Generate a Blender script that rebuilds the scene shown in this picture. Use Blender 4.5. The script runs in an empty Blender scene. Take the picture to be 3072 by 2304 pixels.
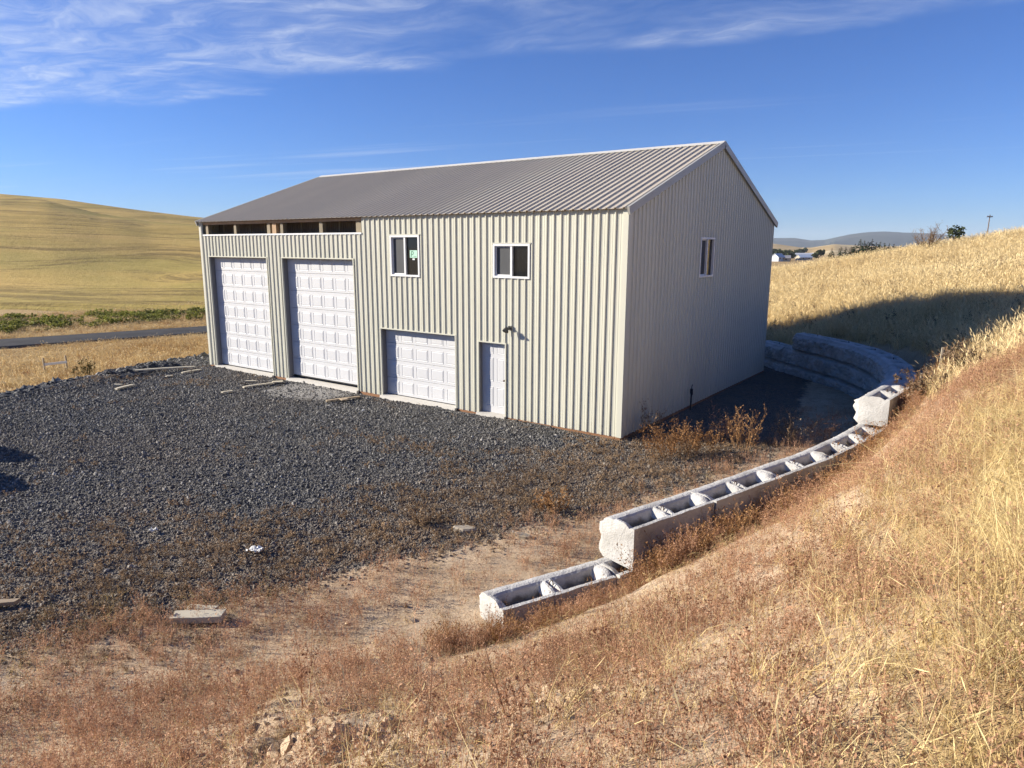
import bpy, bmesh, math, random
import numpy as np
from mathutils import Matrix, Vector

# ------------------------------------------------------------------ camera, sky, sun, exposure
scene = bpy.context.scene
COL = scene.collection
F_PX, CAM = 2070.593, (7.6108, -15.2314, 4.7006)
YAW, PITCH, ROLL = 0.62495, -0.19564, 0.0039
cy_, sy_, cp_, sp_ = math.cos(YAW), math.sin(YAW), math.cos(PITCH), math.sin(PITCH)
fwd = Vector((-sy_ * cp_, cy_ * cp_, sp_)); rgt = Vector((cy_, sy_, 0)); upv = rgt.cross(fwd)
rgt, upv = math.cos(ROLL) * rgt + math.sin(ROLL) * upv, -math.sin(ROLL) * rgt + math.cos(ROLL) * upv
cam_d = bpy.data.cameras.new('camera'); cam = bpy.data.objects.new('camera', cam_d); COL.objects.link(cam)
cam_d.sensor_width = 36; cam_d.lens = F_PX / 3072 * 36; cam_d.clip_start = 0.05; cam_d.clip_end = 30000
cam.matrix_world = Matrix(((rgt.x, upv.x, -fwd.x, CAM[0]), (rgt.y, upv.y, -fwd.y, CAM[1]), (rgt.z, upv.z, -fwd.z, CAM[2]), (0, 0, 0, 1)))
scene.camera = cam

SUN_DIR = Vector((1.85, 1.0, -0.88)).normalized()          # the way the light travels
SUN_EL = math.asin(-SUN_DIR.z)
world = bpy.data.worlds.new('World'); scene.world = world; world.use_nodes = True
wn = world.node_tree.nodes; wl = world.node_tree.links; wn.clear()
w_out = wn.new('ShaderNodeOutputWorld'); w_bg = wn.new('ShaderNodeBackground'); w_bg.inputs[1].default_value = 0.05
sky = wn.new('ShaderNodeTexSky'); sky.sky_type = 'NISHITA'; sky.sun_disc = False
sky.sun_elevation = SUN_EL; sky.sun_rotation = math.atan2(-SUN_DIR.x, -SUN_DIR.y)
sky.altitude = 800; sky.air_density = 1.0; sky.dust_density = 0.0; sky.ozone_density = 3.0
# thin cirrus band, laid out on a high flat cloud sheet (direction / height)
def WN(t, **k):
    n = wn.new(t)
    for a, b in k.items(): setattr(n, a, b)
    return n
def wmath(op, a, b=None, c=None):
    n = WN('ShaderNodeMath', operation=op)
    for i, v in enumerate((a, b, c)):
        if v is None: continue
        if isinstance(v, (int, float)): n.inputs[i].default_value = v
        else: wl.new(v, n.inputs[i])
    return n.outputs[0]
def wramp(v, a, b, lo=0.0, hi=1.0):
    n = WN('ShaderNodeMapRange', interpolation_type='SMOOTHSTEP')
    wl.new(v, n.inputs[0])
    for i, x in enumerate((a, b, lo, hi)): n.inputs[i + 1].default_value = x
    return n.outputs[0]
tc = WN('ShaderNodeTexCoord'); sx = WN('ShaderNodeSeparateXYZ'); wl.new(tc.outputs['Generated'], sx.inputs[0])
zz = wmath('MAXIMUM', sx.outputs[2], 0.03)
px = wmath('DIVIDE', sx.outputs[0], zz); py = wmath('DIVIDE', sx.outputs[1], zz)
cu = wmath('ADD', wmath('MULTIPLY', px, 0.974), wmath('MULTIPLY', py, 0.224))
cv = wmath('ADD', wmath('MULTIPLY', px, -0.224), wmath('MULTIPLY', py, 0.974))
def wnoise(u, v, scale, detail, rough, dist=0.0, off=0.0):
    cb = WN('ShaderNodeCombineXYZ'); wl.new(u, cb.inputs[0]); wl.new(v, cb.inputs[1]); cb.inputs[2].default_value = off
    n = WN('ShaderNodeTexNoise'); wl.new(cb.outputs[0], n.inputs['Vector'])
    n.inputs['Scale'].default_value = scale; n.inputs['Detail'].default_value = detail
    n.inputs['Roughness'].default_value = rough; n.inputs['Distortion'].default_value = dist
    return n.outputs[0]
warp = wnoise(cu, cv, 0.9, 4, 0.55, 0.0, 3.1)
warp2 = wmath('MULTIPLY', wmath('SUBTRACT', warp, 0.5), 1.1)
edge = wmath('SUBTRACT', wmath('ADD', 3.82, warp2), cv)
band = wmath('MULTIPLY', wramp(edge, 0.0, 0.30), wramp(edge, 3.4, 0.8))
su = wmath('MULTIPLY', cu, 0.45)
cvw = wmath('ADD', cv, wmath('MULTIPLY', warp, 0.9))
fil = wnoise(su, cvw, 5.2, 9, 0.66, 0.7, 0.0)
fil = wramp(fil, 0.33, 0.84)
soft = wramp(wnoise(su, cvw, 1.3, 4, 0.5, 0.3, 7.0), 0.34, 0.66)
cl = wmath('MULTIPLY', band, wmath('ADD', wmath('MULTIPLY', fil, wmath('ADD', wmath('MULTIPLY', soft, 0.85), 0.15)), wmath('MULTIPLY', soft, 0.24)))
# faint old contrails low in the sky
low = wnoise(wmath('MULTIPLY', cu, 0.12), cv, 1.7, 5, 0.5, 0.2, 21.0)
low = wmath('MULTIPLY', wramp(low, 0.56, 0.72), wmath('MULTIPLY', wramp(cv, 4.5, 6.0), wramp(cv, 11.0, 8.0)))
cl = wmath('ADD', wmath('MULTIPLY', cl, wramp(cu, 0.8, -3.2, 0.24, 0.62)), wmath('MULTIPLY', low, 0.16))
mixc = WN('ShaderNodeMixRGB'); wl.new(cl, mixc.inputs[0])
hsv = WN('ShaderNodeHueSaturation'); hsv.inputs['Saturation'].default_value = 1.05; hsv.inputs['Value'].default_value = 1.0
tint = WN('ShaderNodeMixRGB', blend_type='MULTIPLY'); tint.inputs[0].default_value = 1.0; tint.inputs[2].default_value = (0.60, 0.88, 1.47, 1)
wl.new(sky.outputs[0], hsv.inputs['Color']); wl.new(hsv.outputs[0], tint.inputs[1]); wl.new(tint.outputs[0], mixc.inputs[1])
mixc.inputs[2].default_value = (9.0, 9.7, 10.8, 1)
wl.new(mixc.outputs[0], w_bg.inputs[0]); wl.new(w_bg.outputs[0], w_out.inputs[0])

sun_d = bpy.data.lights.new('sun', 'SUN'); sun_d.energy = 5.0; sun_d.angle = math.radians(0.53); sun_d.color = (1.0, 0.925, 0.80)
sun = bpy.data.objects.new('sun', sun_d); COL.objects.link(sun)
sun.rotation_euler = SUN_DIR.to_track_quat('-Z', 'Y').to_euler(); sun.location = (-30, -30, 30)
vs = scene.view_settings; vs.view_transform = 'Standard'; vs.look = 'None'; vs.exposure = 0.95; vs.gamma = 1.0; vs.use_curve_mapping = False

cyc = scene.cycles; cyc.max_bounces = 4; cyc.diffuse_bounces = 1; cyc.glossy_bounces = 2; cyc.transmission_bounces = 2; cyc.transparent_max_bounces = 4
cyc.volume_bounces = 0; cyc.adaptive_threshold = 0.02; cyc.caustics_reflective = False; cyc.caustics_refractive = False

# ------------------------------------------------------------------ helpers
rng = np.random.default_rng(7)
def tag(o, label=None, cat=None, group=None, kind=None):
    if label: o['label'] = label
    if cat: o['category'] = cat
    if group: o['group'] = group
    if kind: o['kind'] = kind
    return o
def link(o, parent=None):
    COL.objects.link(o)
    if parent is not None: o.parent = parent
    return o
def empty(name, loc=(0, 0, 0), rz=0.0):
    o = bpy.data.objects.new(name, None); o.location = loc; o.rotation_euler = (0, 0, rz); o.empty_display_size = 0.3
    return link(o)
def mesh(name, V, Fc, mat=None, smooth=False, col=None):
    me = bpy.data.meshes.new(name)
    V = np.asarray(V, float)
    me.from_pydata(V.tolist(), [], [tuple(int(i) for i in f) for f in Fc])
    if mat: me.materials.append(mat)
    if smooth: me.polygons.foreach_set('use_smooth', np.ones(len(me.polygons), bool))
    if col is not None:
        a = me.attributes.new('tone', 'FLOAT', 'POINT'); a.data.foreach_set('value', np.asarray(col, np.float32))
    me.update()
    return me
def obj(name, me, parent=None, loc=None, rot=None):
    o = bpy.data.objects.new(name, me)
    if loc is not None: o.location = loc
    if rot is not None: o.rotation_euler = rot
    return link(o, parent)
class MB:
    def __init__(s): s.V = []; s.F = []
    def add(s, V, Fc):
        b = len(s.V); s.V += [tuple(v) for v in V]; s.F += [tuple(i + b for i in f) for f in Fc]; return s
    def quad(s, a, b, c, d): return s.add((a, b, c, d), ((0, 1, 2, 3),))
    def box(s, x0, x1, y0, y1, z0, z1, M=None):
        V = [(x, y, z) for z in (z0, z1) for y in (y0, y1) for x in (x0, x1)]
        if M is not None: V = [tuple(M @ Vector(v)) for v in V]
        return s.add(V, ((0, 2, 3, 1), (4, 5, 7, 6), (0, 1, 5, 4), (2, 6, 7, 3), (0, 4, 6, 2), (1, 3, 7, 5)))
    def tube(s, P, R, n=6, cap=True):
        P = [Vector(p) for p in P]; rings = []
        for i, p in enumerate(P):
            t = (P[min(i + 1, len(P) - 1)] - P[max(i - 1, 0)]).normalized()
            a = t.orthogonal().normalized() if i == 0 else (rings_a - t * rings_a.dot(t)).normalized()
            rings_a = a; b = t.cross(a); r = R[i] if isinstance(R, (list, tuple)) else R
            rings.append([p + (a * math.cos(2 * math.pi * k / n) + b * math.sin(2 * math.pi * k / n)) * r for k in range(n)])
        V = [tuple(v) for rg in rings for v in rg]; Fc = []
        for i in range(len(P) - 1):
            for k in range(n): Fc.append((i * n + k, i * n + (k + 1) % n, (i + 1) * n + (k + 1) % n, (i + 1) * n + k))
        if cap: Fc += [tuple(range(n))[::-1], tuple(range((len(P) - 1) * n, len(P) * n))]
        return s.add(V, Fc)
    def build(s, name, mat, parent=None, smooth=False): return obj(name, mesh(name, s.V, s.F, mat, smooth), parent)

def vnoise(x, y, seed=0):
    x = np.asarray(x, float); y = np.asarray(y, float)
    xi = np.floor(x).astype(np.int64); yi = np.floor(y).astype(np.int64); fx = x - xi; fy = y - yi
    def h(a, b):
        n = (a * 374761393 + b * 668265263 + seed * 1442695041) & 0x7fffffff
        n = ((n ^ (n >> 13)) * 1274126177) & 0x7fffffff
        return ((n ^ (n >> 16)) & 0xffff) / 65535.0
    ux = fx * fx * (3 - 2 * fx); uy = fy * fy * (3 - 2 * fy)
    return (h(xi, yi) * (1 - ux) + h(xi + 1, yi) * ux) * (1 - uy) + (h(xi, yi + 1) * (1 - ux) + h(xi + 1, yi + 1) * ux) * uy
def fbm(x, y, oct=4, seed=0, gain=0.5):
    s = 0; a = 1; t = 0
    for i in range(oct):
        s = s + a * (vnoise(x, y, seed + i) - 0.5); t += a; a *= gain; x = x * 2.03 + 11.3; y = y * 2.03 - 7.7
    return s / t * 2
def sstep(a, b, x):
    t = np.clip((x - a) / (b - a), 0, 1); return t * t * (3 - 2 * t)

# ------------------------------------------------------------------ materials
def new_mat(name):
    m = bpy.data.materials.new(name); m.use_nodes = True
    nt = m.node_tree; b = nt.nodes['Principled BSDF']
    return m, nt, b
class NT:
    def __init__(s, nt): s.nt = nt; s.n = nt.nodes; s.l = nt.links
    def put(s, sock, v):
        if hasattr(v, 'links') or isinstance(v, bpy.types.NodeSocket): s.l.new(v, sock)
        else:
            if isinstance(v, (tuple, list)) and len(v) == 3 and sock.type == 'RGBA': v = tuple(v) + (1,)
            sock.default_value = v
    def coord(s, kind='Object'): return s.n.new('ShaderNodeTexCoord').outputs[kind]
    def geo(s, k='Position'): return s.n.new('ShaderNodeNewGeometry').outputs[k]
    def mapping(s, v, scale=(1, 1, 1), rot=(0, 0, 0), loc=(0, 0, 0)):
        n = s.n.new('ShaderNodeMapping'); s.put(n.inputs['Vector'], v); n.inputs['Scale'].default_value = scale
        n.inputs['Rotation'].default_value = rot; n.inputs['Location'].default_value = loc; return n.outputs[0]
    def noise(s, v, scale, detail=4, rough=0.55, dist=0.0, out='Fac'):
        n = s.n.new('ShaderNodeTexNoise'); s.put(n.inputs['Vector'], v); n.inputs['Scale'].default_value = scale
        n.inputs['Detail'].default_value = detail; n.inputs['Roughness'].default_value = rough; n.inputs['Distortion'].default_value = dist
        return n.outputs[out]
    def voronoi(s, v, scale, out='Distance', feature='F1', rand=1.0):
        n = s.n.new('ShaderNodeTexVoronoi'); n.feature = feature; s.put(n.inputs['Vector'], v); n.inputs['Scale'].default_value = scale
        n.inputs['Randomness'].default_value = rand; return n.outputs[out]
    def wave(s, v, scale, dist, detail=2, dscale=1.0, direction='Z'):
        n = s.n.new('ShaderNodeTexWave'); n.bands_direction = direction; s.put(n.inputs['Vector'], v); n.inputs['Scale'].default_value = scale
        n.inputs['Distortion'].default_value = dist; n.inputs['Detail'].default_value = detail; n.inputs['Detail Scale'].default_value = dscale
        return n.outputs['Fac']
    def ramp(s, f, stops, interp='LINEAR'):
        n = s.n.new('ShaderNodeValToRGB'); s.put(n.inputs[0], f); cr = n.color_ramp; cr.interpolation = interp
        while len(cr.elements) < len(stops): cr.elements.new(0.5)
        for e, (p, c) in zip(cr.elements, stops):
            e.position = p; e.color = tuple(c) + (1,) if len(c) == 3 else c
        return n.outputs[0]
    def rng(s, f, a, b, lo=0.0, hi=1.0, smooth=True):
        n = s.n.new('ShaderNodeMapRange'); n.interpolation_type = 'SMOOTHSTEP' if smooth else 'LINEAR'; s.put(n.inputs[0], f)
        for i, x in enumerate((a, b, lo, hi)): n.inputs[i + 1].default_value = x
        return n.outputs[0]
    def mix(s, f, a, b, mode='MIX'):
        n = s.n.new('ShaderNodeMixRGB'); n.blend_type = mode; s.put(n.inputs[0], f); s.put(n.inputs[1], a); s.put(n.inputs[2], b); return n.outputs[0]
    def math(s, op, a, b=0.0):
        n = s.n.new('ShaderNodeMath'); n.operation = op; s.put(n.inputs[0], a); s.put(n.inputs[1], b); return n.outputs[0]
    def attr(s, name, kind='GEOMETRY', out='Fac'):
        n = s.n.new('ShaderNodeAttribute'); n.attribute_type = kind; n.attribute_name = name; return n.outputs[out]
    def bump(s, h, strength=0.3, dist=0.02, normal=None):
        n = s.n.new('ShaderNodeBump'); s.put(n.inputs['Height'], h); n.inputs['Strength'].default_value = strength; n.inputs['Distance'].default_value = dist
        if normal is not None: s.put(n.inputs['Normal'], normal)
        return n.outputs[0]
    def objrand(s): return s.n.new('ShaderNodeObjectInfo').outputs['Random']

def painted_metal(name, c, rough=0.42, var=0.05, dirt=0.0):
    m, nt, b = new_mat(name); N = NT(nt); p = N.geo()
    n = N.noise(N.mapping(p, (0.5, 0.5, 0.18)), 3.0, 5, 0.6)
    v = N.math('ADD', N.math('MULTIPLY', N.math('SUBTRACT', n, 0.5), var * 2), N.math('MULTIPLY', N.math('SUBTRACT', N.objrand(), 0.5), var))
    hs = N.n.new('ShaderNodeHueSaturation'); hs.inputs['Color'].default_value = (*c, 1); N.put(hs.inputs['Value'], N.math('ADD', 1.0, v))
    col = hs.outputs[0]
    if dirt > 0:      # splashed soil near the ground, with a ragged outline of its own
        sep = N.n.new('ShaderNodeSeparateXYZ'); N.put(sep.inputs[0], p)
        sp = N.rng(N.math('ADD', sep.outputs[2], N.math('MULTIPLY', N.noise(p, 2.2, 5, 0.7), 1.1)), 1.15, 0.45)
        fine = N.rng(N.noise(p, 60, 3, 0.7), 0.5, 0.72)
        col = N.mix(N.math('MULTIPLY', N.math('MULTIPLY', sp, fine), dirt), col, (0.22, 0.16, 0.10))
    N.put(b.inputs['Base Color'], col); b.inputs['Roughness'].default_value = rough
    N.put(b.inputs['Roughness'], N.rng(n, 0.3, 0.7, rough - 0.06, rough + 0.08)); b.inputs['Specular IOR Level'].default_value = 0.22
    # slight oil-canning
    N.put(b.inputs['Normal'], N.bump(N.noise(N.mapping(p, (1, 1, 0.35)), 2.2, 2, 0.5), 0.10, 0.03))
    return m
M_WALL = painted_metal('cream painted steel', (0.625, 0.61, 0.50), 0.42, 0.05, 0.6)
M_TRIM = painted_metal('cream steel trim', (0.61, 0.595, 0.49), 0.4, 0.03)
M_ROOF = painted_metal('taupe painted roof steel', (0.56, 0.495, 0.39), 0.48, 0.06)
M_RTRIM = painted_metal('pale ridge trim', (0.60, 0.58, 0.53), 0.4, 0.03)
M_RAKE = painted_metal('grey rake trim', (0.42, 0.41, 0.37), 0.4, 0.03)
M_DOOR = painted_metal('white door steel', (0.62, 0.62, 0.62), 0.45, 0.025)
M_JAMB = painted_metal('shaded door jamb', (0.24, 0.23, 0.22), 0.5, 0.03)  # darker than the cream trim: the jamb's shade is put into its colour
M_VINYL = painted_metal('white vinyl', (0.80, 0.80, 0.78), 0.35, 0.01)
def simple(name, c, rough=0.7, var=0.25, scale=8.0, bump=0.2, bdist=0.01, stretch=(1, 1, 1), spec=0.3, space='Object'):
    m, nt, b = new_mat(name); N = NT(nt); p = N.mapping(N.coord(space), stretch)
    n = N.noise(p, scale, 6, 0.65)
    lo = tuple(max(0, x * (1 - var)) for x in c); hi = tuple(x * (1 + var) for x in c)
    N.put(b.inputs['Base Color'], N.mix(0.5, N.ramp(n, ((0.3, lo), (0.7, hi))), N.mix(N.objrand(), lo, hi)))
    b.inputs['Roughness'].default_value = rough; b.inputs['Specular IOR Level'].default_value = spec
    if bump: N.put(b.inputs['Normal'], N.bump(n, bump, bdist))
    return m
M_WOOD = simple('raw framing lumber', (0.50, 0.33, 0.19), 0.75, 0.25, 10, 0.2, 0.004, (1, 1, 0.15))
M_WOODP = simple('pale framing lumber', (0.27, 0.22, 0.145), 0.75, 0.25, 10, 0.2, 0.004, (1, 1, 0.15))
M_SKIRT = simple('treated skirt board', (0.30, 0.15, 0.075), 0.85, 0.35, 6, 0.2, 0.005, (0.2, 1, 1))
M_SLAB = simple('door sill concrete', (0.58, 0.55, 0.49), 0.85, 0.15, 5, 0.25, 0.004)
M_SCRAP = simple('weathered scrap lumber', (0.55, 0.49, 0.37), 0.85, 0.2, 14, 0.4, 0.004, (0.12, 1, 1))
M_SCRAPB = simple('brown scrap lumber', (0.36, 0.28, 0.19), 0.85, 0.2, 14, 0.4, 0.004, (0.12, 1, 1))
M_DARK = simple('dark metal', (0.045, 0.043, 0.04), 0.45, 0.2, 8, 0.0)
M_BLACK = simple('matt black', (0.018, 0.019, 0.022), 0.7, 0.3, 30, 0.5, 0.01)
M_STEEL = simple('rusty rebar', (0.09, 0.05, 0.035), 0.7, 0.3, 30, 0.0)
M_PVC = simple('white plastic', (0.75, 0.75, 0.72), 0.5, 0.05, 8, 0.0)
M_POLE = simple('weathered pole wood', (0.17, 0.13, 0.10), 0.9, 0.25, 5, 0.0)
M_BARK = simple('bark', (0.085, 0.06, 0.042), 0.95, 0.3, 10, 0.3, 0.02)
def glass_mat():
    m, nt, b = new_mat('dark window glass'); N = NT(nt)
    b.inputs['Base Color'].default_value = (0.012, 0.013, 0.014, 1); b.inputs['Roughness'].default_value = 0.04
    b.inputs['IOR'].default_value = 1.5; b.inputs['Specular IOR Level'].default_value = 0.5
    N.put(b.inputs['Normal'], N.bump(N.noise(N.geo(), 1.2, 2, 0.5), 0.03, 0.05)); return m
M_GLASS = glass_mat()
M_SCREEN = simple('insect screen', (0.075, 0.077, 0.08), 0.75, 0.08, 4, 0.0)
def flat(name, c, rough=0.6):
    m, nt, b = new_mat(name); b.inputs['Base Color'].default_value = (*c, 1); b.inputs['Roughness'].default_value = rough; return m
M_STK = flat('sticker pale green', (0.40, 0.66, 0.50)); M_STKD = flat('sticker dark green', (0.03, 0.16, 0.09)); M_STKW = flat('sticker white', (0.8, 0.85, 0.8))

def concrete_mat():
    m, nt, b = new_mat('cast concrete'); N = NT(nt); p = N.coord('Object'); w = N.geo()
    n1 = N.noise(w, 1.7, 6, 0.65); n2 = N.noise(p, 24, 5, 0.7); n3 = N.voronoi(p, 38)
    c = N.ramp(n1, ((0.28, (0.34, 0.325, 0.295)), (0.5, (0.50, 0.485, 0.455)), (0.72, (0.60, 0.59, 0.56))))
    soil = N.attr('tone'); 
    c = N.mix(N.rng(n2, 0.56, 0.72, 0, 0.4), c, (0.36, 0.33, 0.29))
    st = N.noise(N.mapping(w, (3.0, 3.0, 0.35)), 3.0, 5, 0.7)
    c = N.mix(N.rng(st, 0.55, 0.75, 0, 0.5), c, (0.33, 0.29, 0.24))
    c = N.mix(N.rng(N.math('ADD', soil, N.math('MULTIPLY', N.math('SUBTRACT', N.noise(w, 5, 4, 0.6), 0.5), 0.7)), 0.25, 0.7, 0, 0.93), c, (0.10, 0.085, 0.072))  # dark trough colour: soil together with painted recess shade
    N.put(b.inputs['Base Color'], c); b.inputs['Roughness'].default_value = 0.9; b.inputs['Specular IOR Level'].default_value = 0.2
    N.put(b.inputs['Normal'], N.bump(n3, 0.35, 0.012, N.bump(n2, 0.5, 0.02))); return m
M_CONC = concrete_mat()

def plant_mat(name, lo, hi, trans=0.25, rnd=0.35):
    """colour from the mesh's own tone (stem to tip, blade to blade) and a per-plant tint; thin leaves let some light through"""
    m, nt, b = new_mat(name); N = NT(nt)
    t = N.attr('tone'); k = N.attr('tint', 'INSTANCER')
    f = N.math('ADD', N.math('MULTIPLY', t, 0.65), N.math('ADD', N.math('MULTIPLY', k, 0.5), N.math('MULTIPLY', N.math('SUBTRACT', N.objrand(), 0.5), rnd)))
    c = N.mix(f, lo, hi); nt.nodes[-1].use_clamp = True
    N.put(b.inputs['Base Color'], c); b.inputs['Roughness'].default_value = 0.75; b.inputs['Specular IOR Level'].default_value = 0.2
    if trans:
        tr = N.n.new('ShaderNodeBsdfTranslucent'); N.put(tr.inputs[0], c)
        mx = N.n.new('ShaderNodeMixShader'); mx.inputs[0].default_value = trans
        N.l.new(b.outputs[0], mx.inputs[1]); N.l.new(tr.outputs[0], mx.inputs[2])
        N.l.new(mx.outputs[0], nt.nodes['Material Output'].inputs[0])
    return m
M_GOLD = plant_mat('golden dry grass', (0.43, 0.26, 0.09), (0.88, 0.70, 0.38))
M_STRAW = plant_mat('pale straw', (0.42, 0.26, 0.085), (0.88, 0.71, 0.36))
M_RED = plant_mat('red brown weed', (0.25, 0.12, 0.065), (0.72, 0.44, 0.27))
M_BROWN = plant_mat('brown weed', (0.11, 0.07, 0.042), (0.50, 0.345, 0.205))
M_RUST = plant_mat('rust coloured dry bush', (0.22, 0.105, 0.04), (0.56, 0.33, 0.15))
M_OLIVE = plant_mat('olive weed', (0.07, 0.06, 0.02), (0.24, 0.17, 0.06))
M_GREEN = plant_mat('green ditch leaves', (0.09, 0.09, 0.022), (0.42, 0.42, 0.08))
M_PINE = plant_mat('dark conifer needles', (0.012, 0.022, 0.012), (0.05, 0.075, 0.03), 0.1)
M_LEAF = plant_mat('dusty tree leaves', (0.03, 0.045, 0.018), (0.11, 0.12, 0.045), 0.15)

# ------------------------------------------------------------------ terrain
WALL = np.array([(2.60, -9.05), (2.98, -8.15), (3.32, -7.45), (3.78, -6.1), (4.13, -4.75), (4.56, -3.3), (4.95, -1.8), (5.26, -0.25), (5.45, 1.35),
                 (5.60, 2.9), (5.62, 4.3), (5.45, 5.8), (5.10, 7.2), (4.55, 8.6), (3.85, 9.85), (2.95, 10.95), (1.95, 11.85), (0.95, 12.7), (-0.05, 13.75), (-1.2, 14.9)])
EXT0 = np.array([(-14.0, -26.0), (-6.0, -17.5), (-1.0, -13.3), (1.3, -11.0)]); EXT1 = np.array([(-3.5, 17.0), (-9, 19.5), (-20, 23), (-60, 48), (-140, 110)])
PATH = np.vstack([EXT0, WALL, EXT1])
def seg_dist(x, y, P):
    best = np.full(x.shape, 1e9); sgn = np.zeros(x.shape); par = np.zeros(x.shape)
    for i in range(len(P) - 1):
        a, b = P[i], P[i + 1]; d = b - a; L2 = d @ d
        t = np.clip(((x - a[0]) * d[0] + (y - a[1]) * d[1]) / L2, 0, 1)
        dx = x - (a[0] + t * d[0]); dy = y - (a[1] + t * d[1]); D = np.hypot(dx, dy)
        s = np.where(d[0] * dy - d[1] * dx < 0, 1.0, -1.0)
        m = D < best - 1e-9; best = np.where(m, D, best); sgn = np.where(m, s, sgn); par = np.where(m, i + t, par)
    return best * sgn, par
HC = np.array([  # the hillside: surveyed spots x, y, z
 (3.3, -9.4, .28), (3.55, -9.25, .34), (3.85, -8.8, .42), (4.08, -8.2, .44), (4.2, -7.45, .46), (4.47, -6.65, .5), (4.75, -5.68, .52), (5.06, -5.0, .54), (5.22, -4.25, .58), (5.47, -3.25, .64), (5.74, -1.55, .8), (5.92, .2, 1.15),
 (2.6, -12.03, .62), (3.2, -10.96, .6), (3.69, -12.17, 1.0), (4.6, -12.89, 1.55), (5.77, -12.77, 2.1), (4.79, -11.46, 1.25), (6.93, -12.8, 2.65), (7.81, -12.74, 3.0),
 (7.24, -11.75, 2.65), (6.91, -9.39, 2.2), (6.18, -9.45, 1.7), (5.5, -9.99, 1.35), (5.2, -10.63, 1.3), (7.8, -11.41, 3.05), (7.82, -8.24, 2.95), (7.07, -6.52, 2.45),
 (6.7, -1.95, 2.15), (7.84, -4.63, 2.9), (7.88, .33, 2.7), (7.9, 6.3, 2.54), (7.98, 12.3, 3.1),
 (.15, -12.07, .08), (1.17, -13.64, .4), (-2, -12.9, 0), (-3.5, -15.2, .0), (1.6, -10.6, .12), (-1.2, -14.2, .12),
 (12, -12, 4.1), (12, -4, 4.1), (12, 5, 3.9), (14, 12, 4.3), (10, -16, 3.7), (7.6, -15.2, 3.02), (5, -16, 2.2), (2, -16, .9), (7.6, -19, 3.2), (20, 0, 5.6), (22, 15, 5.8), (30, -20, 6),
 (6.25, 3, 1.75), (6.2, 5.8, 1.75), (5.5, 8.6, 1.6), (4.6, 10.6, 1.5), (3.2, 12.3, 1.4), (1.5, 13.6, 1.2), (-.2, 15.2, .75),
 (-1.4, 17.4, 1.0), (2.9, 15.9, 2.25), (6.1, 15, 3.0), (-6.3, 36.4, 2.75), (-3.2, 38.6, 3.5), (2.2, 42.5, 4.6), (8.4, 47, 5.75), (2, 26, 3.0), (8, 28, 4.2), (-3.5, 26, 1.8),
 (-12, 52, 1.0), (-6, 60, 1.6), (2, 66, 2.4), (12, 72, 3.6), (20, 50, 7.2), (40, 60, 9), (-20, 42, 2.2), (-20, 28, .2), (-40, 42, -1.6), (-10, 21.5, .1), (-25, 90, -2), (10, 110, -1)])
def tps(d2): return 0.5 * d2 * np.log(np.maximum(d2, 1e-9))
def tps_fit(C, lam=0.02):
    n = len(C); K = tps(((C[:, None, :2] - C[None, :, :2]) ** 2).sum(-1)) + lam * np.eye(n); Pm = np.hstack([np.ones((n, 1)), C[:, :2]])
    A = np.block([[K, Pm], [Pm.T, np.zeros((3, 3))]]); return np.linalg.solve(A, np.concatenate([C[:, 2], np.zeros(3)]))
def tps_eval(C, w, x, y):
    sh = x.shape; x = x.ravel(); y = y.ravel(); out = np.empty(x.shape)
    for i in range(0, len(x), 20000):
        a = x[i:i + 20000]; b = y[i:i + 20000]
        out[i:i + 20000] = tps((a[:, None] - C[None, :, 0]) ** 2 + (b[:, None] - C[None, :, 1]) ** 2) @ w[:-3] + w[-3] + w[-2] * a + w[-1] * b
    return out.reshape(sh)
HW = tps_fit(HC)
def pad_edge(x, y):
    xe = np.where(y < -1.9, -20.3 - 0.37 * (y + 1.9), np.maximum(-20.3 - 0.1 * (y + 1.9), -22)) + 0.35 * fbm(y * 0.5, y * 0 + 3, 3, 5)
    return xe - x
def pebbly(x, y): return fbm(x * 1.1, y * 1.1, 3, 31) * 0.03
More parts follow.
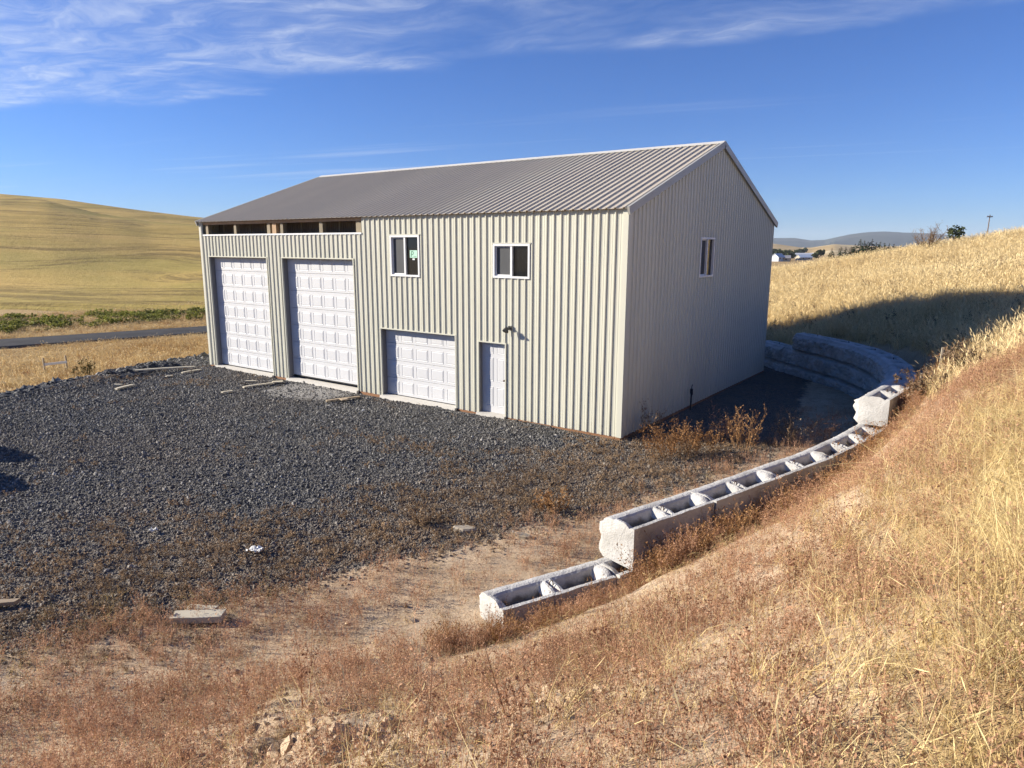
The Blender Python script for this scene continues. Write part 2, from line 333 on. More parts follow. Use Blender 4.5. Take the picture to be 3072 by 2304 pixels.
def height(x, y):
    x = np.asarray(x, float); y = np.asarray(y, float)
    d = pad_edge(x, y)
    hp = -0.05 - 1.05 * sstep(0, 3.2, d) - 1.25 * sstep(3, 26, d) + 0.10 * np.exp(-((d + 0.9) / 0.7) ** 2) * (y < -1)
    hp = hp + 0.05 * fbm(x * 0.35, y * 0.35, 3, 2) + 0.022 * fbm(x * 1.3, y * 1.3, 3, 9) + 0.25 * fbm(x * 0.12, y * 0.12, 2, 4) * sstep(4, 12, d)
    # gentle gravel ridge at the lower left, and a skirt of loose soil round the slab
    hp = hp - 0.12 * sstep(-9, -14, y) * sstep(-3, -9, x)
    sd, par = seg_dist(x, y, PATH)
    r = np.hypot(x - 5, y - 10)
    hh = tps_eval(HC, HW, np.clip(x, -70, 60), np.clip(y, -40, 120))
    hh = np.where(r > 70, hh * (1 - sstep(70, 130, r)) + (-3.0) * sstep(70, 130, r), hh)
    hh = hh + 0.05 * fbm(x * 0.6, y * 0.6, 3, 12) + 0.03 * fbm(x * 2.3, y * 2.3, 3, 14)
    onwall = sstep(3.6, 4.3, par) * sstep(23.5, 22.5, par)
    # narrow trench at the back of the blocks
    top2 = np.interp(par, [4, 6.2, 6.6, 11.7, 12.4, 22], [-0.04, 0.0, 0.12, 0.32, 1.1, 1.0])
    tr = onwall * np.exp(-((np.maximum(sd, 0.5) - 0.5) / 0.24) ** 2)
    hh = hh * (1 - tr) + np.minimum(hh, top2) * tr
    wd = 0.14 + (1 - onwall) * 1.5
    w = np.clip((sd + wd) / (2 * wd), 0, 1); w = w * w * (3 - 2 * w)
    h = hp * (1 - w) + hh * w
    # turned clods of soil in the bank in front
    cl = np.exp(-(((x - 4.0) / 1.1) ** 2 + ((y + 12.35) / 0.75) ** 2)) + 0.5 * np.exp(-(((x - 5.3) / 1.0) ** 2 + ((y + 11.6) / 0.6) ** 2))
    q = np.abs(fbm(x * 2.3, y * 2.3, 4, 77)) ; h = h + cl * (0.30 * q - 0.02 + 0.08 * fbm(x * 6, y * 6, 2, 78))
    far = sstep(90, 400, np.hypot(x, y)); h = h * (1 - far) + (-3.2) * far
    return h
def axis(fine, lo, hi, step, end, g=1.16):
    a = list(np.arange(lo, hi, step)); s = step; v = a[-1]
    while v < end: s *= g; v += s; a.append(min(v, end))
    s = step; v = a[0]; pre = []
    while v > -end: s *= g; v -= s; pre.append(max(v, -end))
    return np.array(pre[::-1] + a)
gx = axis(0, -21, 9.2, 0.16, 9000); gy = axis(0, -15.6, 17, 0.16, 9000)
# a finer lattice where the bank comes closest to the viewer
gx = np.unique(np.round(np.concatenate([gx, np.arange(1.0, 8.4, 0.08)]), 4)); gy = np.unique(np.round(np.concatenate([gy, np.arange(-15.0, -10.0, 0.08)]), 4))
GX, GY = np.meshgrid(gx, gy); GZ = height(GX, GY)
def gravel_mask(x, y):
    """where crushed rock lies"""
    sd, par = seg_dist(x, y, PATH)
    lim = np.interp(y, [-16, -12.8, -11.76, -11.0, -9.55, -8.6, -7.6, -5.55, -3.7, -2.1, -.4, 3, 14], [-5, -1.54, -1.3, -0.9, -0.2, 0.05, 0.5, 1.45, 2.15, 2.55, 3.0, 3.4, 1.0])
    lim = lim + 0.45 * fbm(x * 0.9, y * 0.9, 4, 21)
    return sstep(0.75, -0.55, x - lim) * sstep(1.5, 0.3, pad_edge(x, y)) * sstep(-0.1, -0.4, sd)
def weedy_mask(x, y):
    """0..1: soil and brown growth in the thin rock towards the bank"""
    lim = np.interp(y, [-16, -12.8, -11.76, -11.0, -9.55, -8.6, -7.6, -5.55, -3.7, -2.1, -.4], [-5, -1.54, -1.3, -0.9, -0.2, 0.05, 0.5, 1.45, 2.15, 2.55, 3.0])
    return np.clip(sstep(-5.4, -1.0, x - lim + 1.9 * fbm(x * 0.5, y * 0.5, 4, 41)), 0, 1)
def straw_mask(x, y):
    """pale matted grass, upper hillside"""
    u = (x - 7.2) - 0.16 * np.maximum(y + 9, 0) + 0.8 * fbm(x * 0.5, y * 0.5, 3, 51)
    near = sstep(-0.9, 0.9, u) * sstep(2.5, -1.5, y + 4)
    return near
def make_ground():
    nx, ny = len(gx), len(gy)
    V = np.stack([GX, GY, GZ], -1).reshape(-1, 3)
    idx = np.arange(nx * ny).reshape(ny, nx)
    Fq = np.stack([idx[:-1, :-1], idx[:-1, 1:], idx[1:, 1:], idx[1:, :-1]], -1).reshape(-1, 4)
    me = bpy.data.meshes.new('ground')
    me.vertices.add(len(V)); me.vertices.foreach_set('co', V.astype(np.float32).ravel())
    me.loops.add(len(Fq) * 4); me.loops.foreach_set('vertex_index', Fq.astype(np.int32).ravel())
    me.polygons.add(len(Fq)); me.polygons.foreach_set('loop_start', np.arange(0, len(Fq) * 4, 4, dtype=np.int32))
    me.polygons.foreach_set('use_smooth', np.ones(len(Fq), bool)); me.update(calc_edges=True)
    x, y = V[:, 0], V[:, 1]
    gm = gravel_mask(x, y); wm = weedy_mask(x, y) * gm
    sd, par = seg_dist(x, y, PATH)
    hillgold = sstep(0.2, 2.0, sd) * sstep(2.0, 9.0, y + 0.6 * x * 0) + sstep(11.5, 13, y)
    grass = np.clip(np.maximum(hillgold, straw_mask(x, y) * sstep(0, 0.6, sd)) + sstep(2, 6, pad_edge(x, y)) + sstep(60, 90, np.hypot(x, y)), 0, 1)
    for nm, v in (('gravel', gm), ('weedy', wm), ('grass', grass)):
        a = me.attributes.new(nm, 'FLOAT', 'POINT'); a.data.foreach_set('value', v.astype(np.float32))
    return me
def ground_mat():
    m, nt, b = new_mat('ground'); N = NT(nt); p = N.geo()
    # tan loam
    n1 = N.noise(p, 0.8, 5, 0.6); n2 = N.noise(p, 9, 6, 0.7); n3 = N.noise(N.mapping(p, (1, 1, 1)), 60, 4, 0.7)
    dirt = N.ramp(n1, ((0.3, (0.45, 0.325, 0.205)), (0.55, (0.58, 0.44, 0.29)), (0.75, (0.66, 0.525, 0.365))))
    dirt = N.mix(N.rng(n2, 0.45, 0.75, 0, 0.55), dirt, (0.30, 0.185, 0.105))
    dirt = N.mix(N.rng(n3, 0.48, 0.72, 0, 0.65), dirt, (0.25, 0.14, 0.082))
    dirt = N.mix(N.rng(N.noise(p, 2.6, 6, 0.75), 0.5, 0.68, 0, 0.6), dirt, (0.27, 0.15, 0.085))
    # fallen stems lying on the soil
    th = N.noise(N.mapping(p, (2.2, 22, 6), (0, 0, 0.5)), 3.0, 5, 0.75, 0.8)
    dirt = N.mix(N.rng(th, 0.52, 0.66, 0, 0.65), dirt, (0.21, 0.125, 0.07))
    th2 = N.noise(N.mapping(p, (16, 1.6, 5), (0, 0, 0.9)), 3.0, 5, 0.75, 0.6)
    dirt = N.mix(N.rng(th2, 0.55, 0.68, 0, 0.5), dirt, (0.62, 0.50, 0.34))
    # dark basalt rock
    vc = N.n.new('ShaderNodeTexVoronoi'); N.put(vc.inputs['Vector'], p); vc.inputs['Scale'].default_value = 30
    sepc = N.n.new('ShaderNodeSeparateColor'); N.put(sepc.inputs[0], vc.outputs['Color'])
    rock = N.ramp(sepc.outputs[0], ((0.0, (0.052, 0.05, 0.047)), (0.6, (0.105, 0.10, 0.094)), (0.93, (0.16, 0.152, 0.14)), (1.0, (0.31, 0.29, 0.26))))
    rock = N.mix(N.rng(N.noise(p, 0.45, 4, 0.6), 0.42, 0.66, 0, 0.8), rock, N.mix(0.6, rock, (0.20, 0.175, 0.145)))
    crushed = N.mix(N.rng(n2, 0.4, 0.65, 0.2, 0.9), rock, (0.24, 0.175, 0.115))
    wd = N.attr('weedy')
    rock = N.mix(N.rng(N.math('ADD', wd, N.math('MULTIPLY', N.math('SUBTRACT', n2, 0.5), 0.7)), 0.35, 0.85, 0, 0.85), rock, crushed)
    straw = N.ramp(N.noise(p, 2.0, 6, 0.7), ((0.3, (0.30, 0.185, 0.075)), (0.7, (0.50, 0.35, 0.15))))
    g = N.attr('gravel'); gr = N.attr('grass')
    c = N.mix(gr, dirt, straw)
    gmask = N.rng(N.math('ADD', g, N.math('MULTIPLY', N.math('SUBTRACT', N.noise(p, 5, 5, 0.7), 0.5), 0.9)), 0.35, 0.62)
    c = N.mix(gmask, c, rock)
    # a fan of pale washed-out mortar by the second door
    mp = N.mapping(p, (0.55, 0.62, 0), (0, 0, 0), (0, 0, 0))
    vd = N.n.new('ShaderNodeVectorMath'); vd.operation = 'DISTANCE'; N.put(vd.inputs[0], mp); vd.inputs[1].default_value = (-11.15 * 0.55, -0.85 * 0.62, 0)
    fan = N.rng(N.math('ADD', vd.outputs['Value'], N.math('MULTIPLY', N.math('SUBTRACT', N.noise(p, 2.5, 5, 0.7), 0.5), 0.9)), 1.0, 0.62)
    c = N.mix(N.math('MULTIPLY', fan, N.rng(N.noise(p, 14, 4, 0.7), 0.35, 0.6, 0.35, 0.9)), c, (0.40, 0.38, 0.35))
    N.put(b.inputs['Base Color'], c); b.inputs['Roughness'].default_value = 0.92; b.inputs['Specular IOR Level'].default_value = 0.25
    bh = N.mix(gmask, N.math('ADD', N.math('MULTIPLY', n2, 0.7), N.math('MULTIPLY', n3, 0.35)), N.math('MULTIPLY', vc.outputs['Distance'], -1.6))
    N.put(b.inputs['Normal'], N.bump(bh, 0.8, 0.035)); return m
M_GROUND = ground_mat()
gme = make_ground(); gme.materials.append(M_GROUND)
ground = tag(obj('ground', gme), kind='structure')

# distant land ------------------------------------------------------
def at_px(pxl, d, z=None, pyl=None):
    """a point d metres ahead of the viewer in the direction of a surveyed bearing"""
    p = Vector(CAM) + Vector((-sy_, cy_, 0)) * d + Vector((cy_, sy_, 0)) * ((pxl - 1536) / F_PX * d * cp_)
    if pyl is not None: z = CAM[2] + (742 - pyl) / F_PX * d * cp_ * cp_
    return (p.x, p.y, z)
def ridge(name, crest, depth, base, mat, rough=0.0, rows=14, seed=0, nx=None, scale=60.0):
    """a hill with its crest along a polyline of x, y, z and slopes falling both ways"""
    C = np.array(crest, float); t = np.linspace(0, len(C) - 1, nx or len(C) * 14); i = np.clip(t.astype(int), 0, len(C) - 2); f = t - i
    f2 = f
    P = C[i] * (1 - f2)[:, None] + C[i + 1] * f2[:, None]
    k = 9; ker = np.hanning(k + 2)[1:-1]; ker /= ker.sum()
    pad = np.concatenate([np.repeat(P[:1], k // 2, 0), P, np.repeat(P[-1:], k // 2, 0)]); P = np.stack([np.convolve(pad[:, j], ker, 'valid') for j in range(3)], 1)
    c0 = np.array(CAM[:2]); out = P[:, :2] - c0; out /= np.linalg.norm(out, axis=1)[:, None]
    S = np.concatenate([np.linspace(-1, 0, rows), np.linspace(0, 0.6, 5)[1:]])
    V = []
    for s in S:
        dep = depth if not callable(depth) else depth(np.linalg.norm(P[:, :2] - c0, axis=1), out)
        xy = P[:, :2] + out * (dep * s if np.isscalar(dep) else (dep * s)[:, None])
        fall = 0.5 * (0.5 - 0.5 * np.cos(np.pi * (1 - abs(s)))) + 0.5 * (1 - abs(s)) ** 1.1 if s <= 0 else 1 - (s / 0.6) ** 2
        z = base + (P[:, 2] - base) * fall
        if s == S[0]: z = z - 2.0
        if rough: z = z + rough * fbm(xy[:, 0] / scale, xy[:, 1] / scale, 4, seed) * (0.15 + min(1, abs(s) * 4)) * (fall > 0.02)
        V.append(np.column_stack([xy, z]))
    V = np.concatenate(V); n = len(P); R = len(S)
    Fc = [(r * n + j, r * n + j + 1, (r + 1) * n + j + 1, (r + 1) * n + j) for r in range(R - 1) for j in range(n - 1)]
    return tag(obj(name, mesh(name, V, Fc, mat, True)), kind='structure')
def stubble_mat(name, warm=1.0, green=0.5):
    m, nt, b = new_mat(name); N = NT(nt); p = N.geo()
    sep = N.n.new('ShaderNodeSeparateXYZ'); N.put(sep.inputs[0], p)
    big = N.noise(p, 0.012, 4, 0.55)
    # drill rows follow the contours of the slope
    zc = N.math('ADD', sep.outputs[2], N.math('MULTIPLY', N.math('SUBTRACT', N.noise(p, 0.008, 2, 0.5), 0.5), 14))
    cb = N.n.new('ShaderNodeCombineXYZ'); N.put(cb.inputs[0], zc); N.put(cb.inputs[1], N.math('MULTIPLY', sep.outputs[1], 0.012)); N.put(cb.inputs[2], N.math('MULTIPLY', sep.outputs[0], 0.012))
    rows = N.noise(cb.outputs[0], 1.5, 6, 0.8); rows2 = N.noise(cb.outputs[0], 0.22, 3, 0.55)
    c = N.ramp(rows2, ((0.32, (0.31, 0.225, 0.06)), (0.5, (0.50, 0.345, 0.105)), (0.68, (0.58, 0.385, 0.13))))
    c = N.mix(N.rng(big, 0.45, 0.62, 0, green), c, (0.25, 0.235, 0.055))
    c = N.mix(N.rng(rows, 0.48, 0.62, 0, 0.75), c, (0.165, 0.115, 0.04))
    c = N.mix(N.rng(N.noise(p, 0.35, 5, 0.7), 0.45, 0.75, 0, 0.35), c, (0.62, 0.45, 0.16))
    N.put(b.inputs['Base Color'], c); b.inputs['Roughness'].default_value = 0.95; b.inputs['Specular IOR Level'].default_value = 0.1
    N.put(b.inputs['Normal'], N.bump(N.noise(p, 1.2, 5, 0.7), 0.5, 0.4)); return m
M_STUB = stubble_mat('wheat stubble'); M_STUBF = stubble_mat('far stubble', green=0.9)
ridge('stubble_hill', [at_px(x, d, None, y) for x, y, d in ((-1500, 640, 330), (-900, 610, 320), (-300, 588, 310), (0, 592, 300), (150, 606, 300), (300, 645, 285), (450, 668, 280), (600, 678, 280), (800, 690, 290), (1100, 735, 320))], lambda r, o: r - 72.0 / np.maximum(o @ np.array((-sy_, cy_)), .45), -1.9, M_STUB, 2.2, 40, 3, 200, 70)
ridge('far_stubble_hill', [at_px(x, d, None, y) for x, y, d in ((-1200, 560, 620), (-300, 566, 600), (0, 588, 560), (200, 604, 540), (400, 632, 520), (590, 655, 520), (800, 672, 540), (1100, 720, 600))], 240, -3.0, M_STUBF, 4, 24, 8, 160, 120)
def far_mat(name, stops, scale, stretch=(1, 1, 1)):
    m, nt, b = new_mat(name); N = NT(nt); p = N.mapping(N.geo(), stretch)
    N.put(b.inputs['Base Color'], N.ramp(N.noise(p, scale, 5, 0.6), stops)); b.inputs['Roughness'].default_value = 1.0; b.inputs['Specular IOR Level'].default_value = 0.05
    return m
M_FIELD = far_mat('far wheat fields', ((0.35, (0.30, 0.21, 0.10)), (0.5, (0.42, 0.31, 0.16)), (0.62, (0.60, 0.50, 0.31))), 0.006, (1, 1, 6))
M_FOREST = far_mat('forested mountain', ((0.35, (0.025, 0.035, 0.03)), (0.6, (0.05, 0.06, 0.05)), (0.75, (0.13, 0.11, 0.08))), 0.0016)
ridge('wheat_fields', [at_px(x, d, None, y) for x, y, d in ((1700, 722, 1500), (2100, 722, 1500), (2318, 727, 1500), (2400, 739, 1400), (2430, 740, 1300), (2500, 729, 1200), (2560, 732, 1250), (2700, 738, 1300), (3000, 735, 1400), (3500, 725, 1500))], 620, -3.4, M_FIELD, 5, 12, 5, 200, 150)
ridge('mountain', [at_px(x, d, None, y) for x, y, d in ((1200, 705, 5600), (1700, 716, 5600), (2200, 713, 5600), (2318, 712, 5600), (2380, 711, 5600), (2430, 718, 5500), (2470, 716, 5300), (2500, 709, 5000), (2540, 700, 5000), (2600, 692, 5000), (2650, 690, 5000), (2700, 693, 5000), (2770, 695, 5000), (2850, 700, 5000), (2950, 714, 5200), (3300, 700, 5400), (3900, 706, 5600))], 1500, -3.4, M_FOREST, 22, 12, 6, 420, 260)

# road ---------------------------------------------------------------
def road():
    A, B = np.array((-50.6, 2.95)), np.array((-46.9, 16.6)); d = (B - A) / np.linalg.norm(B - A); nrm = np.array((-d[1], d[0])); W = 2.9
    V = []; Fc = []; ts = np.arange(-260, 420, 4.0)
    for t in ts:
        c = A + d * t + nrm * (0.00045 * (t - 5) ** 2) * (1 if t < 0 else 0.4)
        for k, (o, zz) in enumerate(((-3.0, -.35), (-2.35, 0.0), (0, 0.05), (2.35, 0.0), (3.0, -.35))):
            q = c + nrm * o; V.append((q[0], q[1], -2.12 + zz))
    for i in range(len(ts) - 1):
        for k in range(4): Fc.append((i * 5 + k, i * 5 + k + 1, (i + 1) * 5 + k + 1, (i + 1) * 5 + k))
    m, nt, b = new_mat('old asphalt'); N = NT(nt); p = N.geo()
    N.put(b.inputs['Base Color'], N.ramp(N.noise(p, 0.8, 6, 0.7), ((0.3, (0.045, 0.045, 0.046)), (0.7, (0.075, 0.073, 0.072))))); b.inputs['Roughness'].default_value = 0.95; b.inputs['Specular IOR Level'].default_value = 0.1
    tag(obj('road', mesh('road', V, Fc, m)), kind='structure')
    return A, d, nrm
RA, RD, RN = road()

# ------------------------------------------------------------------ the steel shop building
BL, BW, BH, BR = 18.40, 12.17, 5.62, 7.767
barn = empty('metal_shop_building', (0, 0, 0))
tag(barn, 'large cream ribbed steel shop building with three overhead doors and a taupe gabled roof', 'building')
def rib_profile(s0, s1, cuts, deep=0.031):
    pts = {round(s0, 4): 0.0, round(s1, 4): 0.0}; n = int(round((s1 - s0) / 0.2286)) or 1; pit = (s1 - s0) / n
    segs = []
    for k in range(n):
        c = s0 + (k + 0.5) * pit
        segs += [(c - .034, 0), (c - .016, deep), (c + .016, deep), (c + .034, 0)]
        for m_ in (-0.076, 0.076):
            q = c + m_
            if s0 + .012 < q - .012 and q + .012 < s1 - .005: segs += [(q - .011, 0), (q - .004, .0045), (q + .004, .0045), (q + .011, 0)]
    segs = sorted([(s0, 0)] + segs + [(s1, 0)])
    S = np.array([a for a, b in segs]); O = np.array([b for a, b in segs])
    allS = sorted(set([round(float(v), 4) for v in S] + [round(c, 4) for c in cuts if s0 < c < s1]))
    return [(s, float(np.interp(s, S, O))) for s in allS]
def islands(mb):
    """weld a sheet's strips and hand back each connected sheet by itself"""
    key = {}; ids = []
    for v in mb.V: ids.append(key.setdefault(tuple(round(c, 4) for c in v), len(key)))
    par = list(range(len(key)))
    def find(a):
        while par[a] != a: par[a] = par[par[a]]; a = par[a]
        return a
    F2 = [tuple(ids[i] for i in f) for f in mb.F]
    for f in F2:
        for i in f[1:]: par[find(i)] = find(f[0])
    out = {}; P = list(key)
    for f in F2: out.setdefault(find(f[0]), []).append(f)
    res = []
    for fs in out.values():
        q = MB(); used = {}
        for f in fs:
            g = []
            for i in f:
                if i not in used: used[i] = len(q.V); q.V.append(P[i])
                if used[i] not in g: g.append(used[i])
            if len(g) > 2: q.F.append(tuple(g))
        res.append(q)
    return res
def siding(host, name, L, fn, top, mat, openings=(), zb=0.0, width=0.9144):
    """vertical ribbed sheets, each a piece of its own, cut round the openings; fn(s, off, z) gives a point"""
    n = int(math.ceil(L / width - 1e-6)); w = L / n
    for k in range(n):
        s0, s1 = k * w, (k + 1) * w
        cuts = [c for o in openings for c in o[:2]]
        pr = rib_profile(s0, s1, cuts); mb = MB()
        for (a, oa), (b_, ob) in zip(pr[:-1], pr[1:]):
            mid = (a + b_) / 2; iv = [(zb, None)]
            for (x0, x1, z0, z1) in openings:
                if x0 - 1e-6 < mid < x1 + 1e-6:
                    new = []
                    for (lo, hi) in iv:
                        h = 99 if hi is None else hi
                        if z1 <= lo or z0 >= h: new.append((lo, hi)); continue
                        if z0 > lo + 1e-4: new.append((lo, z0))
                        if z1 < h - 1e-4: new.append((z1, hi))
                    iv = new
            for lo, hi in iv:
                ta = top(a) if hi is None else hi; tb = top(b_) if hi is None else hi
                if ta - lo < 1e-3 and tb - lo < 1e-3: continue
                mb.quad(fn(a, oa, lo), fn(b_, ob, lo), fn(b_, ob, max(tb, lo)), fn(a, oa, max(ta, lo)))
        for piece in islands(mb): piece.build(name, mat, host)
D1 = (-17.90, -14.23, 0.0, 4.29); D2 = (-13.33, -9.66, 0.0, 4.295); D3 = (-8.485, -5.41, 0.0, 2.165); DM = (-4.525, -3.60, 0.0, 2.07)
W1 = (-7.955, -6.745, 3.82, 5.04); W2 = (-4.01, -2.795, 3.88, 4.79); SLOT = (-18.22, -9.22, 5.14, 5.60); GW = (4.67, 5.83, 3.84, 5.01)
T = 0.0
wallF = empty('front_wall'); wallF.parent = barn
siding(wallF, 'siding_panel', BL, lambda s, o, z: (s - BL, -o, z), lambda s: BH, M_WALL, [(a + BL, b + BL, c, d) for a, b, c, d in (D1, D2, D3, DM, W1, W2, SLOT)])
wallG = empty('gable_wall'); wallG.parent = barn
gtop = lambda s: BH + (BR - BH) * (1 - abs(s - BW / 2) / (BW / 2)) - 0.02
siding(wallG, 'siding_panel', BW, lambda s, o, z: (o, s, z), gtop, M_WALL, [GW])
wallL = empty('end_wall'); wallL.parent = barn
siding(wallL, 'siding_panel', BW, lambda s, o, z: (-BL - o, BW - s, z), lambda s: gtop(BW - s), M_WALL)
wallB = empty('rear_wall'); wallB.parent = barn
siding(wallB, 'siding_panel', BL, lambda s, o, z: (-s, BW + o, z), lambda s: BH, M_WALL)
# roof
roof = empty('roof'); roof.parent = barn
OVH, GOV = 0.13, 0.06; sl = math.hypot(BW / 2, BR - BH); uy, uz = (BW / 2) / sl, (BR - BH) / sl
def roof_fn(front):
    def f(s, o, t):
        y = -OVH + t * uy; z = BH + 0.035 - OVH * uz / uy + t * uz
        y -= o * uz; z += o * uy
        return (s - BL - GOV, y, z) if front else (GOV - s, BW - y, z)
    return f
RL = (BW / 2 + OVH) / uy
for fr in (True, False):
    n = 20; w = (BL + 2 * GOV) / n; f = roof_fn(fr)
    for k in range(n):
        pr = rib_profile(k * w, (k + 1) * w, (), 0.034); mb = MB()
        for (a, oa), (b_, ob) in zip(pr[:-1], pr[1:]):
            mb.quad(f(a, oa, 0), f(b_, ob, 0), f(b_, ob, RL), f(a, oa, RL))
            mb.quad(f(b_, ob - 0.006, 0), f(a, oa - 0.006, 0), f(a, oa - 0.006, RL), f(b_, ob - 0.006, RL))
            mb.quad(f(a, oa - 0.006, 0), f(b_, ob - 0.006, 0), f(b_, ob, 0), f(a, oa, 0))
        mb.build('roof_panel', M_ROOF, roof)
mb = MB()
for fr in (True, False):
    f = roof_fn(fr); a, b_ = -0.02, BL + 2 * GOV + 0.02
    q = [f(a, 0.04, RL - 0.2), f(b_, 0.04, RL - 0.2), f(b_, 0.053, RL + 0.012), f(a, 0.053, RL + 0.012)]
    mb.quad(*q); mb.quad(f(a, 0.02, RL - 0.2), f(b_, 0.02, RL - 0.2), f(b_, 0.04, RL - 0.2), f(a, 0.04, RL - 0.2))
mb.build('ridge_cap', M_RTRIM, roof)
for x0, x1 in ((0.036, 0.096), (-BL - 0.096, -BL - 0.036)):
    for fr in (True, False):
        f = roof_fn(fr); mb = MB(); g = (lambda x, o, t: (x,) + tuple(f(0, o, t)[1:]))
        V = [g(x, o, t) for t in (-0.01, RL) for o in (-0.145, 0.044) for x in (x0, x1)]
        mb.add(V, ((0, 2, 3, 1), (4, 5, 7, 6), (0, 1, 5, 4), (2, 6, 7, 3), (0, 4, 6, 2), (1, 3, 7, 5)))
        mb.build('rake_trim', M_RAKE, roof)
MB().box(-BL, 0.0, -0.024, -0.004, BH - 0.02, BH + 0.02).build('eave_board', M_SKIRT, roof)
# corner trim
for x in (0.0, -BL):
    mb = MB(); sgn = 1 if x == 0 else -1
    mb.box(min(x + sgn * .033, x - sgn * .10), max(x + sgn * .033, x - sgn * .10), -.039, -.0335, 0, BH - .01)
    mb.box(min(x + sgn * .0335, x + sgn * .039), max(x + sgn * .0335, x + sgn * .039), -.0335, .10, 0, BH - .01)
    mb.build('corner_trim', M_TRIM, wallF)
# skirt board and slab
MB().box(-BL + .01, -.005, -.03, -.002, -.2, -.004).build('skirt_board', M_SKIRT, wallF)
MB().box(.002, .03, .0, BW, -.2, -.004).build('skirt_board', M_SKIRT, wallG)
slab = MB().box(-BL + .03, -.03, .005, BW - .03, -.25, .012).build('floor_slab', M_SLAB, barn)
for a, b_, *_ in (D1, D2, D3, DM):
    mb = MB(); mb.add([(a - .04, -.14, -.12), (b_ + .04, -.14, -.12), (b_ + .04, .16, -.12), (a - .04, .16, -.12), (a - .04, -.125, .026), (b_ + .04, -.125, .026), (b_ + .04, .16, .034), (a - .04, .16, .034)],
                      ((0, 1, 5, 4), (1, 2, 6, 5), (2, 3, 7, 6), (3, 0, 4, 7), (4, 5, 6, 7), (3, 2, 1, 0)))
    mb.build('door_sill', M_SLAB, barn)
# openings: jambs and thin trim
def opening(o, depth, name='door_frame'):
    a, b_, c, d = o; t = .035; f = .02; mb = MB()
    mb.box(a - t, a, -.038, f, c, d + t); mb.box(b_, b_ + t, -.038, f, c, d + t); mb.box(a, b_, -.038, f, d, d + t)
    fr = mb.build(name, M_TRIM, barn); mb = MB()
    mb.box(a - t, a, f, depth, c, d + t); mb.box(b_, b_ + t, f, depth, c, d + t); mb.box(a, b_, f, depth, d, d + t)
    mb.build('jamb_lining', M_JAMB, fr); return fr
# overhead doors
def panel_mesh(w, h):
    rings = ((0, 0.0), (.012, .009), (.03, .001), (.055, .008)); V = []; Fc = []
    for ins, up in rings: V += [(-w / 2 + ins, -up, -h / 2 + ins), (w / 2 - ins, -up, -h / 2 + ins), (w / 2 - ins, -up, h / 2 - ins), (-w / 2 + ins, -up, h / 2 - ins)]
    for r in range(3):
        for k in range(4): Fc.append((r * 4 + k, r * 4 + (k + 1) % 4, (r + 1) * 4 + (k + 1) % 4, (r + 1) * 4 + k))
    Fc.append((12, 13, 14, 15)); return mesh('raised_panel', V, Fc, M_DOOR)
def overhead(o, rows, cols, depth, gap, label):
    a, b_, c, d = o; opening(o, depth)
    door = empty('overhead_door', ((a + b_) / 2, depth, gap)); door.parent = barn; door['label'] = label
    W = b_ - a + .06; H = d - gap + .10; sh = H / rows; pit = W / cols
    sec = MB()
    V = []
    for r in range(rows):
        z0, z1 = r * sh + .004, (r + 1) * sh - .004
        s = MB(); s.add([(-W / 2, .004, z0), (W / 2, .004, z0), (W / 2, 0, z0 + .008), (-W / 2, 0, z0 + .008), (-W / 2, 0, z1 - .008), (W / 2, 0, z1 - .008), (W / 2, .012, z1), (-W / 2, .012, z1),
                         (-W / 2, .045, z0), (W / 2, .045, z0), (W / 2, .045, z1), (-W / 2, .045, z1)],
                        ((0, 1, 2, 3), (3, 2, 5, 4), (4, 5, 6, 7), (7, 6, 10, 11), (8, 9, 1, 0), (9, 8, 11, 10), (0, 3, 4, 7, 11, 8), (1, 9, 10, 6, 5, 2)))
        # two embossed lines along the top of each section
        s.build('door_section', M_DOOR, door)
    pm = panel_mesh(pit * .80, sh * .68)
    for r in range(rows):
        for k in range(cols):
            obj('raised_panel', pm, door, (-W / 2 + (k + .5) * pit, 0, (r + .47) * sh))
    MB().box(-W / 2, W / 2, .0, .05, -.03, .004).build('bottom_seal', M_DARK, door)
    return door
overhead(D1, 7, 6, .20, .055, 'tall white overhead door at the far left end')
overhead(D2, 7, 6, .20, .13, 'tall white overhead door raised a hand width above its sill')
overhead(D3, 4, 5, .20, .04, 'low white overhead door')
# walk-in door
opening(DM, .13)
md = empty('entry_door', ((DM[0] + DM[1]) / 2, .13, .035)); md.parent = barn
dw, dh = DM[1] - DM[0] + .03, 2.10
MB().box(-dw / 2, dw / 2, 0, .045, 0, dh).build('door_leaf', M_DOOR, md)
for zc, h in ((.47, .56), (1.25, .70), (1.84, .28)):
    pm = panel_mesh(.30, h)
    for sx_ in (-.205, .205): obj('raised_panel', pm, md, (sx_, 0, zc))
mb = MB(); mb.tube([(.36, -.002, .98), (.36, -.03, .98)], .028, 10); mb.tube([(.36, -.03, .98), (.36, -.045, .98), (.36, -.07, .98), (.36, -.08, .98)], [.014, .026, .03, .015], 10); mb.build('door_knob', M_STEEL, md)
